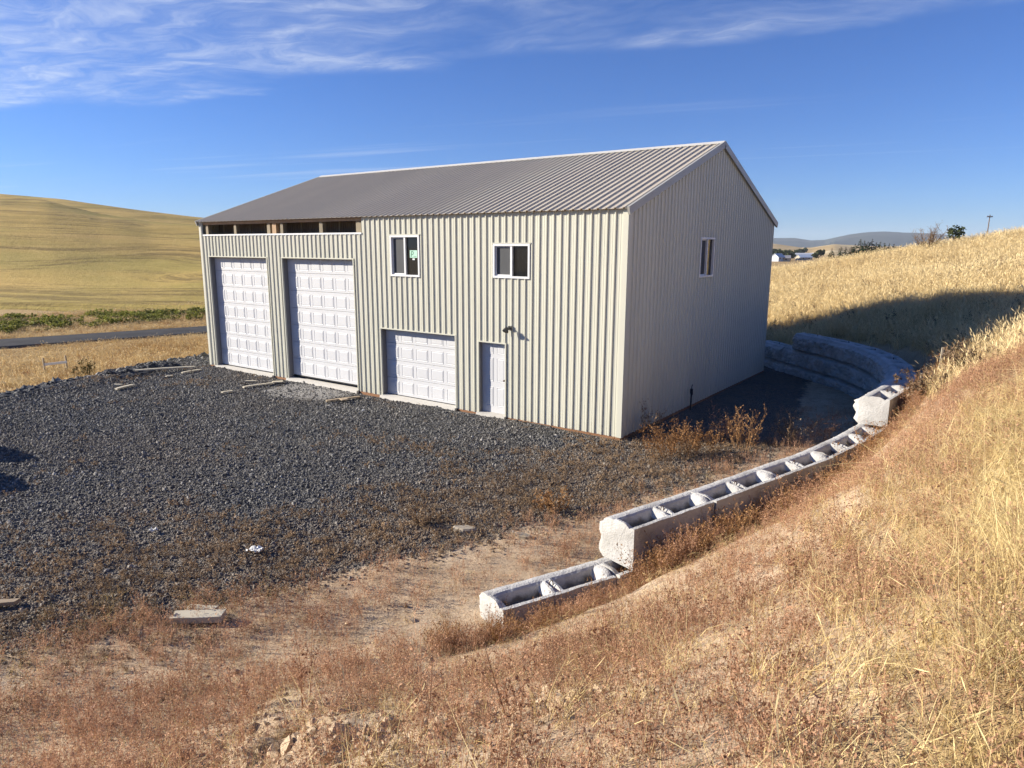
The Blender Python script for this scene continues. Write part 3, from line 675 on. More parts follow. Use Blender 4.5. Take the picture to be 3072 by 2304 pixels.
# windows
def window(o, fn, rev=False, sticker=False, label=None, dim=False):
    a, b_, c, d = o; w = empty('window'); w.parent = barn
    if label: w['label'] = label
    def B(mb, x0, x1, o0, o1, z0, z1):
        V = [fn(x, off, z) for z in (z0, z1) for off in (o0, o1) for x in (x0, x1)]
        mb.add(V, ((0, 2, 3, 1), (4, 5, 7, 6), (0, 1, 5, 4), (2, 6, 7, 3), (0, 4, 6, 2), (1, 3, 7, 5)))
    f = .055; mb = MB()
    B(mb, a, a + f, -.06, .045, c, d); B(mb, b_ - f, b_, -.06, .045, c, d); B(mb, a + f, b_ - f, -.06, .045, d - f, d); B(mb, a + f, b_ - f, -.06, .045, c, c + f)
    mb.build('window_frame', M_VINYL, w)
    m_ = (a + b_) / 2; mb = MB(); B(mb, m_ - .03, m_ + .03, -.04, .030, c + f, d - f); mb.build('mullion', M_VINYL, w)
    s0, s1 = (a + f, m_ - .03); t0, t1 = (m_ + .03, b_ - f)
    mb = MB(); e = .035
    B(mb, s0, s0 + e, -.05, .0, c + f, d - f); B(mb, s0 + e, s1, -.05, .0, c + f, c + f + e); B(mb, s0 + e, s1, -.05, .0, d - f - e, d - f); mb.build('sash', M_VINYL, w)
    mb = MB(); B(mb, s0 + e, s1, -.035, -.030, c + f + e, d - f - e); mb.build('screen', M_SCREEN, w)
    mb = MB(); B(mb, t0, t1, -.035, -.030, c + f, d - f); p2 = mb.build('pane', M_GLASS, w)
    if sticker:
        mb = MB(); cx = (t0 + t1) / 2 + .02; zc = (c + d) / 2 + .06; B(mb, cx - .15, cx + .15, -.0295, -.028, zc - .11, zc + .11)
        st = mb.build('window_sticker', M_STK, w); st['label'] = 'pale green maker sticker with a letter P on dark glass'
        mb = MB()
        def Q(x0, x1, z0, z1): B(mb, cx + x0, cx + x1, -.0275, -.0265, zc + z0, zc + z1)
        ring = [(math.cos(t), math.sin(t)) for t in np.linspace(-1.9, 1.9, 12)]
        for (c0, s0_), (c1, s1_) in zip(ring[:-1], ring[1:]):
            V = [fn(cx - .055 + .065 * r * c_, -.0270, zc + .03 + .06 * r * s_) for (c_, s_), r in (((c0, s0_), .62), ((c1, s1_), .62), ((c1, s1_), 1), ((c0, s0_), 1))]
            mb.add(V, ((0, 1, 2, 3),))
        V = [fn(cx - .085 + dx, -.0270, zc + dz) for dx, dz in ((-.025, -.09), (.003, -.09), (.025, .085), (-.005, .085))]; mb.add(V, ((0, 1, 2, 3),))
        Q(.0, .035, -.08, -.068); Q(.04, .065, -.08, -.068); Q(.07, .12, -.08, -.068)
        mb.build('sticker_print', M_STKD, w)
        mb = MB(); B(mb, cx - .045, cx + .045, -.0295, -.028, zc - .175, zc - .13); mb.build('sticker_tab', M_STKW, w)
    return w
window(W1, lambda x, o, z: (x, -o, z), sticker=True, label='upper slider window with a green sticker')
window(W2, lambda x, o, z: (x, -o, z), label='upper slider window above the entry door')
window(GW, lambda y, o, z: (o, y, z), label='slider window in the shaded gable')
for o in (W1, W2):
    a, b_, c, d = o; mb = MB(); mb.box(a - .03, b_ + .03, -.05, -.012, d + .001, d + .03); mb.build('window_head_flashing', M_TRIM, barn)
# framed strip left open under the eave
strip = empty('open_framed_strip'); strip.parent = barn
MB().box(SLOT[0] + .02, SLOT[1], -.032, .03, SLOT[2] - .055, SLOT[2]).build('bottom_rail', M_VINYL, strip)
MB().box(SLOT[0] + .02, SLOT[1] - .01, .012, .05, BH - .12, BH - .035).build('top_rail', M_WOOD, strip)
for x, wd, mt in ((-18.02, .16, M_WOODP), (-16.15, .15, M_WOODP), (-14.1, .18, M_WOODP), (-13.78, .22, M_WOOD), (-13.35, .15, M_WOODP), (-11.25, .17, M_WOODP), (-9.42, .24, M_WOODP)):
    MB().box(x - wd / 2, x + wd / 2, .055, .2, 4.40, BH - .03).build('post', mt, strip)
for x in (-17.6, -16.8, -15.85, -14.95, -12.85, -11.85, -10.85, -9.95):
    MB().box(x - .02, x + .02, .5, .54, 4.6, BH - .02).build('stud', M_WOODP, strip)
MB().box(-BL + .05, -9.2, .06, .19, 4.36, 4.62).build('header_beam', M_WOODP, strip)
mb = MB(); xs = np.arange(-BL + .06, -9.2, .1016)  # added panel standing in for the rear wall, lifts the slot's black gaps
for k, (x0, x1) in enumerate(zip(xs[:-1], xs[1:])):
    mb.quad((x0, .75, 4.62), (x1 - .02, .75, 4.62), (x1 - .02, .75, BH + .16), (x0, .75, BH + .16)); mb.quad((x1 - .02, .75, 4.62), (x1, .79, 4.62), (x1, .79, BH + .16), (x1 - .02, .75, BH + .16)); mb.quad((x1, .79, 4.62), (x1, .75, 4.62), (x1, .75, BH + .16), (x1, .79, BH + .16))
mb.build('rear_wall_standin', simple('brown stand-in panel', (0.20, 0.155, 0.115), .9, .3, 5, .2, .005), strip)
# wall lamp over the entry door
lampo = empty('wall_lamp', (-3.42, -.026, 2.53)); tag(lampo, 'small dark lamp on the cream wall above the right of the entry door', 'lamp')
MB().box(-.055, .055, -.03, .0, -.06, .06).build('mounting_box', M_DARK, lampo)
MB().tube([(0, -.03, .0), (.0, -.10, .02), (0.0, -.17, 0.0)], .018, 8).build('arm', M_DARK, lampo)
mb = MB(); mb.tube([(0, -.15, .03), (0, -.18, .005), (0, -.22, -.05), (0, -.235, -.07)], [.03, .055, .085, .088], 12); mb.build('lamp_head', M_DARK, lampo)
MB().tube([(-.02, -.03, -.05), (-.05, -.05, -.12), (-.03, -.04, -.20)], .006, 5).build('loose_wire', M_PVC, lampo)
# hydrant
hy = empty('frost_free_hydrant', (.16, 4.25, 0)); tag(hy, 'dark frost free water hydrant standing against the shaded gable wall', 'hydrant')
MB().tube([(0, 0, -.1), (0, 0, .46)], .025, 8).build('standpipe', M_DARK, hy)
mb = MB(); mb.tube([(0, 0, .44), (0, 0, .58)], .045, 8); mb.tube([(0, 0, .5), (.05, -.06, .48), (.06, -.09, .42)], .022, 8); mb.build('head', M_DARK, hy)
mb = MB(); mb.tube([(0, .0, .58), (-.01, .04, .66), (-.02, .12, .68)], .014, 6); mb.build('handle', M_DARK, hy)

# ------------------------------------------------------------------ retaining wall of cast blocks
BLK_L, BLK_W, BLK_H = 1.80, 0.60, 0.605
def block_mesh(seed, stone=True):
    """x along the wall, y across (+y towards the hill), z up; a trough in the top with round knobs, a rock face on -y"""
    nu, nv = 60, 20; r = random.Random(seed)
    u = np.linspace(-BLK_L / 2 + .013, BLK_L / 2 - .013, nu); v = np.linspace(-BLK_W / 2, BLK_W / 2, nv)
    U, Vv = np.meshgrid(u, v, indexing='ij')
    # trough; blown soil and the shade of the recess painted as one dark tone
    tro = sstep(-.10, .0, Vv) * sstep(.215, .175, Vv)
    z = -0.14 * tro
    # rounded log-like rim along the rock face side
    z = z + .018 * np.exp(-((Vv + .165) / .085) ** 2) - .05 * sstep(-.25, -.30, Vv)
    # drum-shaped knobs: at both ends and either side of the lifting loop
    kn = np.zeros_like(U)
    for cx, rx in ((-BLK_L / 2 + .02, .15), (0.0, .15), (BLK_L / 2 - .02, .15)):
        kn = np.maximum(kn, np.sqrt(np.clip(1 - ((U - cx) / rx) ** 2, 0, 1)) * np.clip(1.1 - (np.abs(Vv - .03) / .22) ** 2.0, 0, 1) ** .5)
    z = np.where(tro > .02, np.maximum(z, -.14 + .175 * kn), z)
    z = z - .09 * np.exp(-(U / .032) ** 2) * tro
    soil = tro * np.clip(1 - 4.5 * kn, 0, 1) * (.75 + .25 * fbm(U * 6, Vv * 6, 2, seed))  # mask of soil and painted recess shade, kept off the knobs
    z = z + .006 * fbm(U * 14, Vv * 14, 3, seed) + .008 * fbm(U * 3, Vv * 3, 2, seed + 3)
    top = np.stack([U, Vv + .004 * fbm(U * 9, Vv * 3, 2, seed + 5), z + BLK_H], -1)
    V = list(top.reshape(-1, 3)); Fc = []
    g = lambda i, j: i * nv + j
    for i in range(nu - 1):
        for j in range(nv - 1): Fc.append((g(i, j), g(i + 1, j), g(i + 1, j + 1), g(i, j + 1)))
    # rock face, joined to the top's -y edge
    nr = 16; base = len(V); zt = top[:, 0, 2]; rs = np.linspace(0, 1, nr)
    UU, RR = np.meshgrid(u, rs, indexing='ij'); ZZ = zt[:, None] * (1 - RR)
    # cobbles
    rr = np.random.default_rng(seed); cs = np.column_stack([rr.uniform(-.95, .95, 44), rr.uniform(-.05, .66, 44)])
    dd = np.sqrt((UU[..., None] - cs[:, 0]) ** 2 + (1.15 * (ZZ[..., None] - cs[:, 1])) ** 2); ds = np.sort(dd, -1)
    bul = np.clip((ds[..., 1] - ds[..., 0]) / .075, 0, 1) ** .6 * .085
    bord = np.minimum(1, np.minimum(np.minimum((UU + BLK_L / 2) / .05, (BLK_L / 2 - UU) / .05), np.minimum(ZZ / .05, (zt[:, None] - ZZ) / .06 + .0)))
    bord = np.clip(bord, 0, 1)
    YY = -BLK_W / 2 + .02 - (bul + .06) * bord - .02 * fbm(UU * 6, ZZ * 6, 2, seed + 8) * bord
    face = np.stack([UU, YY, ZZ], -1)
    V += list(face.reshape(-1, 3)); h = lambda i, j: base + i * nr + j
    for i in range(nu - 1):
        Fc.append((g(i, 0), h(i, 0), h(i + 1, 0), g(i + 1, 0)))
        for j in range(nr - 1): Fc.append((h(i, j), h(i, j + 1), h(i + 1, j + 1), h(i + 1, j)))
    # smooth back
    b2 = len(V); zb = top[:, -1, 2]
    for i in range(nu): V.append((u[i], BLK_W / 2, 0.0))
    for i in range(nu - 1): Fc.append((g(i, nv - 1), g(i + 1, nv - 1), b2 + i + 1, b2 + i))
    # rough ends
    for side, i in ((0, 0), (1, nu - 1)):
        loop = [g(i, j) for j in range(nv)] + [b2 + i] + [h(i, j) for j in range(nr - 1, -1, -1)]
        c = len(V); V.append((u[i] + (-.012 if side == 0 else .012), 0.0, BLK_H * .45))
        # inner ring for relief
        ring = []
        for q in loop:
            p = np.array(V[q]); ctr = np.array(V[c]); s = ctr + (p - ctr) * .62; s[0] = u[i] + (-1 if side == 0 else 1) * (.008 + .003 * r.random()); ring.append(len(V)); V.append(tuple(s))
        n = len(loop)
        for k in range(n):
            a, b_ = loop[k], loop[(k + 1) % n]; e, f = ring[k], ring[(k + 1) % n]
            q = (a, b_, f, e) if side else (b_, a, e, f); Fc.append(q); Fc.append((e, f, c) if side else (f, e, c))
    Fc.append(tuple([b2 + i for i in range(nu)] + [h(i, nr - 1) for i in range(nu - 1, -1, -1)]))
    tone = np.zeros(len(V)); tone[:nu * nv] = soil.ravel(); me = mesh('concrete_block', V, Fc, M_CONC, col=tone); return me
blocks = [block_mesh(s) for s in (1, 2, 3, 4)]
loop_me = None
mb = MB(); mb.tube([(-.03, .0, 0), (-.03, 0, .05), (-.015, 0, .085), (.015, 0, .085), (.03, 0, .05), (.03, 0, 0)], .007, 6); loop_me = mesh('lifting_loop', mb.V, mb.F, M_STEEL)
rw = empty('retaining_wall', (2.6, -9.05, -0.305)); tag(rw, 'curved stepped retaining wall of white cast concrete blocks with troughs along their tops', 'retaining wall')
# walk along the curve
seg = np.linalg.norm(np.diff(WALL, axis=0), axis=1); cum = np.concatenate([[0], np.cumsum(seg)])
def along(s): return np.array([np.interp(s, cum, WALL[:, 0]), np.interp(s, cum, WALL[:, 1])])
def course(k, s0, s1, off=0.0, tops=True):
    s = s0; zb = -0.305 + k * 0.61; n = 0
    while s + BLK_L * .6 < s1 + .01:
        a = along(s); b_ = along(min(s + BLK_L, cum[-1])); c = (a + b_) / 2; d = b_ - a; ang = math.atan2(d[1], d[0])
        # -y is the rock face, towards the building: the wall runs with the hill on its right
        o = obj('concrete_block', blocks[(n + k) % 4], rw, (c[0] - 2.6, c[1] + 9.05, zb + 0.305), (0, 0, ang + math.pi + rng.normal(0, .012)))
        if tops: obj('lifting_loop', loop_me, o, (0, .03, BLK_H - .03))
        s += BLK_L + .012; n += 1
S1 = 0.22; S2 = 2.27; S3 = float(np.interp(1.05, WALL[:9, 1], cum[:9])); S3 = S2 + 5 * (BLK_L + .012) - .62
course(0, S1, cum[-1] - .2, tops=True)
course(1, S2, cum[-1] - .2)
course(2, S3, S3 + 7 * (BLK_L + .012))

# ------------------------------------------------------------------ plants
def strip_mesh(rows):
    """rows: list of (centre points, half widths, side vector, tones)"""
    V = []; Fc = []; C = []
    for P, Wd, side, tn in rows:
        b = len(V); n = len(P)
        for i in range(n):
            w = Wd[i]
            if i == n - 1 and w < 1e-5: V.append(P[i]); C.append(tn[i]); continue
            V.append(P[i] - side * w); V.append(P[i] + side * w); C += [tn[i], tn[i]]
        for i in range(n - 1):
            if i == n - 2 and Wd[n - 1] < 1e-5: Fc.append((b + 2 * i, b + 2 * i + 1, b + 2 * i + 2))
            else: Fc.append((b + 2 * i, b + 2 * i + 1, b + 2 * i + 3, b + 2 * i + 2))
    return V, Fc, C
def tuft(seed, n, h, spread, lean, width, mat, segs=3, wind=(0, 0), seed_head=0.0, name='tuft'):
    r = np.random.default_rng(seed); rows = []
    for _ in range(n):
        a = r.uniform(0, 2 * math.pi); rad = spread * math.sqrt(r.random()); hh = h * r.uniform(.55, 1.1)
        b = np.array([rad * math.cos(a), rad * math.sin(a), -.02]); ld = r.uniform(0, 2 * math.pi); ln = lean * r.uniform(.2, 1.2)
        dv = np.array([math.cos(ld) * ln + wind[0], math.sin(ld) * ln + wind[1], 0]); sa = r.uniform(0, math.pi); side = np.array([math.cos(sa), math.sin(sa), 0])
        tone = r.uniform(0, 1); P = []; Wd = []; tn = []
        for i in range(segs + 1):
            t = i / segs; L = hh
            P.append(b + np.array([dv[0] * L * t * t, dv[1] * L * t * t, L * (t - .35 * min(1.4, np.hypot(dv[0], dv[1])) * t * t)]))
            Wd.append(width * (1 - .75 * t) if i < segs else 0.0); tn.append(np.clip(tone * .7 + .3 * t, 0, 1))
        rows.append((P, Wd, side, tn))
        if r.random() < seed_head:
            tip = P[-1]; dirv = P[-1] - P[-2]; dirv = dirv / (np.linalg.norm(dirv) + 1e-9)
            rows.append(([tip - dirv * .03, tip + dirv * .03, tip + dirv * .09], [width * .6, width * 1.8, 0.0], side, [.9, 1, 1]))
    return mesh(name, *strip_mesh(rows)[:2], mat, col=strip_mesh(rows)[2])
def weed(seed, n, h, spread, lean, width, mat, branches=5, leaf=0.012, nleaf=6, name='weed', up=0.9):
    """upright dry stems that fork, with small curled leaves and seed husks"""
    r = np.random.default_rng(seed); rows = []
    for _ in range(n):
        a = r.uniform(0, 2 * math.pi); rad = spread * r.random(); b = np.array([rad * math.cos(a), rad * math.sin(a), -.03]); hh = h * r.uniform(.55, 1.1)
        ld = a + r.normal(0, .6); dv = np.array([math.cos(ld), math.sin(ld), 0]) * lean * r.uniform(.1, 1.2)
        tone = r.uniform(0, .8)
        def stem(p0, d, L, w, t0):
            kink = r.normal(0, .12, 3); P = [p0, p0 + d * L * .5 + kink * L * .12, p0 + d * L]
            sa = r.uniform(0, math.pi); side = np.array([math.cos(sa), math.sin(sa), 0]); rows.append((P, [w, w * .75, w * .35], side, [t0, t0, min(1, t0 + .2)])); return P
        d0 = np.array([dv[0], dv[1], up]); d0 /= np.linalg.norm(d0); P = stem(b, d0, hh, width, tone)
        for _k in range(branches):
            t = r.uniform(.25, .95); p = P[0] + (P[2] - P[0]) * t; ba = r.uniform(0, 2 * math.pi); d = np.array([math.cos(ba), math.sin(ba), r.uniform(.5, 1.6)]); d /= np.linalg.norm(d)
            Q = stem(p, d, hh * r.uniform(.15, .38) * (1.15 - t * .6), width * .6, tone + r.uniform(-.1, .2))
            for _l in range(nleaf):
                q = Q[0] + (Q[2] - Q[0]) * r.uniform(.2, 1.05); la = r.normal(0, 1, 3); la /= np.linalg.norm(la); s2 = np.cross(la, r.normal(0, 1, 3)); s2 /= np.linalg.norm(s2) + 1e-9
                ll = leaf * r.uniform(.5, 1.5); tt = np.clip(tone + r.uniform(-.2, .45), 0, 1); rows.append(([q, q + la * ll, q + la * ll * 2], [ll * .15, ll * .55, 0.0], s2, [tt, tt, tt]))
    V, Fc, C = strip_mesh(rows); return mesh(name, V, Fc, mat, col=C)
def stone_mesh(seed, mat):
    bm = bmesh.new(); bmesh.ops.create_icosphere(bm, subdivisions=1, radius=.5); r = random.Random(seed)
    sc = (r.uniform(.8, 1.25), r.uniform(.65, 1.0), r.uniform(.45, .75)); d = [(Vector((r.gauss(0, 1), r.gauss(0, 1), r.gauss(0, 1))).normalized(), r.uniform(.26, .42)) for _ in range(9)]
    for v in bm.verts:
        for n_, dd in d:            # chop facets off
            k = v.co.dot(n_)
            if k > dd: v.co -= n_ * (k - dd)
        v.co = Vector((v.co.x * sc[0], v.co.y * sc[1], v.co.z * sc[2])) * 1.25
    me = bpy.data.meshes.new('stone'); bm.to_mesh(me); bm.free(); me.materials.append(mat); return me
def protos(name, meshes):
    c = bpy.data.collections.new(name)
    for me in meshes: c.objects.link(bpy.data.objects.new(me.name, me))
    return c
def scatter_tree():
    ng = bpy.data.node_groups.new('scatter', 'GeometryNodeTree')
    ng.interface.new_socket('Geometry', in_out='INPUT', socket_type='NodeSocketGeometry')
    ng.interface.new_socket('Kinds', in_out='INPUT', socket_type='NodeSocketCollection')
    ng.interface.new_socket('Geometry', in_out='OUTPUT', socket_type='NodeSocketGeometry')
    n = ng.nodes; l = ng.links; gi = n.new('NodeGroupInput'); go = n.new('NodeGroupOutput')
    ci = n.new('GeometryNodeCollectionInfo'); ci.inputs['Separate Children'].default_value = True; ci.inputs['Reset Children'].default_value = True; l.new(gi.outputs[1], ci.inputs[0])
    ip = n.new('GeometryNodeInstanceOnPoints'); ip.inputs['Pick Instance'].default_value = True
    def at(nm, ty):
        a = n.new('GeometryNodeInputNamedAttribute'); a.data_type = ty; a.inputs[0].default_value = nm; return a.outputs[0]
    l.new(gi.outputs[0], ip.inputs['Points']); l.new(ci.outputs[0], ip.inputs['Instance'])
    l.new(at('pick', 'INT'), ip.inputs['Instance Index']); l.new(at('spin', 'FLOAT_VECTOR'), ip.inputs['Rotation']); l.new(at('size', 'FLOAT_VECTOR'), ip.inputs['Scale'])
    l.new(ip.outputs[0], go.inputs[0]); return ng
SCAT = scatter_tree()
def scatter(name, P, coll, size, spin, tint, label, cat):
    me = bpy.data.meshes.new(name); n = len(P); me.vertices.add(n); me.vertices.foreach_set('co', np.asarray(P, np.float32).ravel())
    k = len(coll.objects)
    a = me.attributes.new('pick', 'INT', 'POINT'); a.data.foreach_set('value', rng.integers(0, k, n).astype(np.int32))
    a = me.attributes.new('spin', 'FLOAT_VECTOR', 'POINT'); a.data.foreach_set('vector', np.asarray(spin, np.float32).ravel())
    size = np.asarray(size, np.float32); size = np.repeat(size[:, None], 3, 1) if size.ndim == 1 else size
    a = me.attributes.new('size', 'FLOAT_VECTOR', 'POINT'); a.data.foreach_set('vector', size.ravel())
    a = me.attributes.new('tint', 'FLOAT', 'POINT'); a.data.foreach_set('value', np.asarray(tint, np.float32))
    o = obj(name, me); md_ = o.modifiers.new('scatter', 'NODES'); md_.node_group = SCAT
    sk = [s.identifier for s in SCAT.interface.items_tree if s.in_out == 'INPUT' and s.name == 'Kinds'][0]; md_[sk] = coll
    return tag(o, label, cat, kind='stuff')
def upright(n, tilt=.12): return np.column_stack([rng.normal(0, tilt, n), rng.normal(0, tilt, n), rng.uniform(0, 2 * math.pi, n)])
def ptsin(x0, x1, y0, y1, dens, keep):
    n = int((x1 - x0) * (y1 - y0) * dens); x = rng.uniform(x0, x1, n); y = rng.uniform(y0, y1, n); k = rng.random(n) < keep(x, y); x, y = x[k], y[k]
    return x, y
def fast_height(x, y):
    """read the built ground sheet"""
    i = np.clip(np.searchsorted(gx, x) - 1, 0, len(gx) - 2); j = np.clip(np.searchsorted(gy, y) - 1, 0, len(gy) - 2)
    fx = (x - gx[i]) / (gx[i + 1] - gx[i]); fy = (y - gy[j]) / (gy[j + 1] - gy[j])
    return (GZ[j, i] * (1 - fx) + GZ[j, i + 1] * fx) * (1 - fy) + (GZ[j + 1, i] * (1 - fx) + GZ[j + 1, i + 1] * fx) * fy
def P3(x, y, dz=0.0): return np.column_stack([x, y, fast_height(x, y) + dz])
def seen(x, y, z=0, margin=.12):
    """keep only the part of the land the viewer could see, with room to spare at the sides"""
    vx = x - CAM[0]; vy = y - CAM[1]; f_ = -sy_ * vx + cy_ * vy; r_ = cy_ * vx + sy_ * vy
    return (f_ > -.5) & (np.abs(r_) < f_ * (.742 + margin) + 4.2)
wall_d = lambda x, y: seg_dist(x, y, PATH)
inbarn = lambda x, y: (x > -BL - .1) & (x < .1) & (y > -.12) & (y < BW + .1)

def rock_mat():
    m, nt, b = new_mat('crushed basalt'); N = NT(nt); t = N.attr('tint', 'INSTANCER'); r = N.objrand()
    c = N.ramp(r, ((0.0, (0.055, 0.053, 0.050)), (0.55, (0.135, 0.13, 0.121)), (0.9, (0.215, 0.205, 0.187)), (1.0, (0.42, 0.395, 0.35))))
    N.put(b.inputs['Base Color'], N.mix(t, c, N.mix(0.7, c, (0.22, 0.165, 0.115)))); b.inputs['Roughness'].default_value = 0.75; b.inputs['Specular IOR Level'].default_value = 0.35; return m
M_ROCK = rock_mat()
def fan_mask(x, y): return sstep(1.15, .7, np.hypot((x + 11.15) * .55, (y + .85) * .62) + .35 * fbm(x * 1.3, y * 1.3, 4, 33))
# crushed rock
c_st = protos('kinds of stone', [stone_mesh(s, M_ROCK) for s in range(8)])
def gk(x, y):
    d = np.hypot(x - CAM[0], y - CAM[1]); return gravel_mask(x, y) * np.clip(1.15 - .55 * weedy_mask(x, y) - (d - 12) * .022, .18, 1) * (1 - .85 * fan_mask(x, y)) * seen(x, y) * ~inbarn(x, y)
x, y = ptsin(-21.5, 4.2, -16, 2.5, 720, gk); n = len(x); d = np.hypot(x - CAM[0], y - CAM[1])
sz = np.clip(rng.lognormal(math.log(.030), .42, n), .013, .11) * (1 + 1.9 * np.exp(-((pad_edge(x, y) - .1) / .55) ** 2) * rng.random(n)) * (1 + np.clip(d - 10, 0, 20) * .022)
scatter('gravel', P3(x, y, .004), c_st, sz, rng.uniform(-math.pi, math.pi, (n, 3)), np.clip(weedy_mask(x, y) * .7 + .12 + .55 * fbm(x * .4, y * .4, 4, 61) + rng.normal(0, .12, n), 0, 1), 'dark crushed basalt gravel spread over the yard in front of the doors', 'gravel')
# brown growth in the rock near the bank
c_br = protos('kinds of brown weed', [weed(100 + s, 5, .16, .08, .9, .0022, M_BROWN, 4, .011, 3, up=.6) for s in range(5)] + [tuft(110 + s, 16, .15, .07, .9, .0028, M_BROWN, 2) for s in range(2)])
def bk(x, y): return .55 * np.exp(-(((x + 3.9) / 1.9) ** 2 + ((y + 3.7) / .55) ** 2)) * ~inbarn(x, y) + np.clip((1 - gravel_mask(x, y)) * sstep(1.2, -1.5, x + .5 * fbm(x, y, 3, 47)) * sstep(-10.2, -11.2, y) * (.4 + .6 * sstep(-.2, .2, fbm(x * .7, y * .7, 3, 46))) * seen(x, y), 0, 1) + gravel_mask(x, y) * (weedy_mask(x, y) * .95 + .02 + .30 * sstep(.15, .5, fbm(x * .45, y * .45, 4, 43))) * sstep(-.25, .3, fbm(x * 1.1, y * 1.1, 3, 44) + weedy_mask(x, y) * .55) * seen(x, y) * ~inbarn(x, y)
x, y = ptsin(-19, 4.2, -16, 2, 66, bk); n = len(x)
scatter('brown_weeds', P3(x, y), c_br, rng.uniform(.5, 1.25, n), upright(n, .2), np.clip(.35 + .5 * fbm(x * .5, y * .5, 3, 62), 0, 1), 'low brown dead weeds growing through the gravel', 'weeds')
# reddish stalks on the bank, over bare tan soil
c_rd = protos('kinds of red weed', [weed(200 + s, 9, .30, .13, .28, .0018, M_RED, 4, .0075, 3) for s in range(7)])
def clodzone(x, y): return np.clip(np.exp(-(((x - 3.95) / 1.0) ** 2 + ((y + 12.4) / .6) ** 2)) * 1.3 + np.exp(-(((x - 5.3) / .5) ** 2 + ((y + 11.6) / .35) ** 2)), 0, 1)
def dirtzone(x, y):
    sd, par = wall_d(x, y); g = gravel_mask(x, y)
    return (1 - g) * sstep(-4.2, -2.2, sd + .0) * sstep(8, 2.5, y) * seen(x, y) * ~inbarn(x, y)
def rk(x, y):
    sd, par = wall_d(x, y); st = straw_mask(x, y); side = sstep(.35, .6, sd) + sstep(-.4, -.7, sd) * .40
    front = sstep(-8.5, -11.0, y) * .3
    patch = .3 + .7 * sstep(-.35, .2, fbm(x * .8, y * .8, 4, 63))
    clear = 1 - .8 * sstep(.8, .95, sd) * sstep(1.9, 1.3, sd) * (par > 3.5) * (par < 13)
    return np.clip(dirtzone(x, y) * patch * (1 - .8 * st) * np.clip(side + front, 0, 1) * clear, 0, 1) * (1 - .6 * clodzone(x, y))
x, y = ptsin(-5, 8.8, -15.2, 8, 76, rk); n = len(x)
_sd, _pr = wall_d(x, y); brow = 1 - .55 * sstep(.75, .95, _sd) * sstep(2.2, 1.4, _sd) * (_pr > 3.5) * (_pr < 13)
scatter('red_weeds', P3(x, y), c_rd, rng.uniform(.45, 1.15, n) * brow, upright(n, .1), np.clip(.4 + .6 * fbm(x * .6, y * .6, 3, 64), 0, 1), 'thin reddish dry weed stalks covering the bank above the block wall', 'weeds')
c_ol = protos('kinds of margin grass', [tuft(350 + q, 26, .22, .16, 1.4, .0026, M_OLIVE, 3) for q in range(2)] + [tuft(355 + q, 26, .24, .16, 1.4, .0026, M_STRAW, 3) for q in range(3)])
x, y = ptsin(-7, 2, -15.5, -9.5, 34, lambda x, y: seen(x, y) * sstep(.9, -.9, np.abs(x - np.interp(y, [-15.5, -12.8, -11, -9.5], [-2.6, -1.9, -1.3, -.6])) - .55) * sstep(-.15, .3, fbm(x * .8, y * .8, 3, 55))); n = len(x)
scatter('margin_grass', P3(x, y), c_ol, rng.uniform(.5, 1.1, n), upright(n, .3), rng.uniform(-.3, .4, n), 'olive and tan matted grass along the lower left margin of the gravel', 'grass')
# short dry litter on the same soil
c_lt = protos('kinds of litter', [tuft(300 + s, 20, .10, .17, 1.8, .0022, M_STRAW, 2) for s in range(3)] + [tuft(310 + s, 22, .09, .17, 1.8, .0022, M_RED, 2) for s in range(3)] + [tuft(320 + s, 20, .08, .17, 1.8, .0024, M_BROWN, 2) for s in range(2)])
x, y = ptsin(-4, 8.6, -15.2, 8, 90, lambda x, y: dirtzone(x, y) * (.45 + .4 * sstep(.2, 1.2, wall_d(x, y)[0]) + .3 * sstep(-9, -11.5, y)) ); n = len(x)
scatter('plant_litter', P3(x, y), c_lt, rng.uniform(.5, 1.3, n), upright(n, .3), rng.uniform(.1, .7, n), 'short dry stems and leaf litter lying on the tan soil', 'litter')
# rust-brown growth in the trench behind the blocks and beside the building
c_tr = protos('kinds of trench weed', [weed(400 + s, 9, .62, .10, .25, .0028, M_RUST, 7, .011, 4) for s in range(3)] + [weed(410 + s, 9, .60, .10, .25, .0026, M_RED, 7, .010, 4) for s in range(4)])
def tk(x, y):
    sd, par = wall_d(x, y); b = np.exp(-((sd - .60) / .24) ** 2) * (par > 3.7) * (par < 13)
    return b * seen(x, y)
x, y = ptsin(2, 7, -10, 3, 135, tk); n = len(x)
scatter('trench_weeds', P3(x, y), c_tr, rng.uniform(.6, 1.15, n) * np.where(wall_d(x, y)[1] < 6.2, .62, 1.0), upright(n, .12), rng.uniform(-.2, .4, n), 'rust brown weeds crowding the trench behind the block wall', 'weeds')
# straw grass on the right-hand slope
c_sw = protos('kinds of straw grass', [tuft(500 + s, 40, .34, .18, 1.1, .0022, M_STRAW, 4, (.35, -.2), .15) for s in range(5)] + [tuft(520 + s, 30, .42, .18, 1.7, .0024, M_STRAW, 4, (.7, -.35)) for s in range(3)])
def sk(x, y):
    sd, par = wall_d(x, y)
    return np.clip(straw_mask(x, y) * sstep(.4, 1.2, sd) * seen(x, y) * (.55 + .6 * sstep(-.3, .3, fbm(x * 1.2, y * 1.2, 3, 67))) + .05 * dirtzone(x, y) * (sd > 2.0), 0, 1) * (1 - .8 * clodzone(x, y))
x, y = ptsin(3, 9.6, -15.2, 2, 85, sk); n = len(x)
scatter('straw_grass', P3(x, y), c_sw, rng.uniform(.55, 1.15, n), upright(n, .25), np.clip(.6 + .8 * fbm(x * .7, y * .7, 3, 66), 0, 1), 'pale matted straw grass on the slope at the lower right', 'grass')
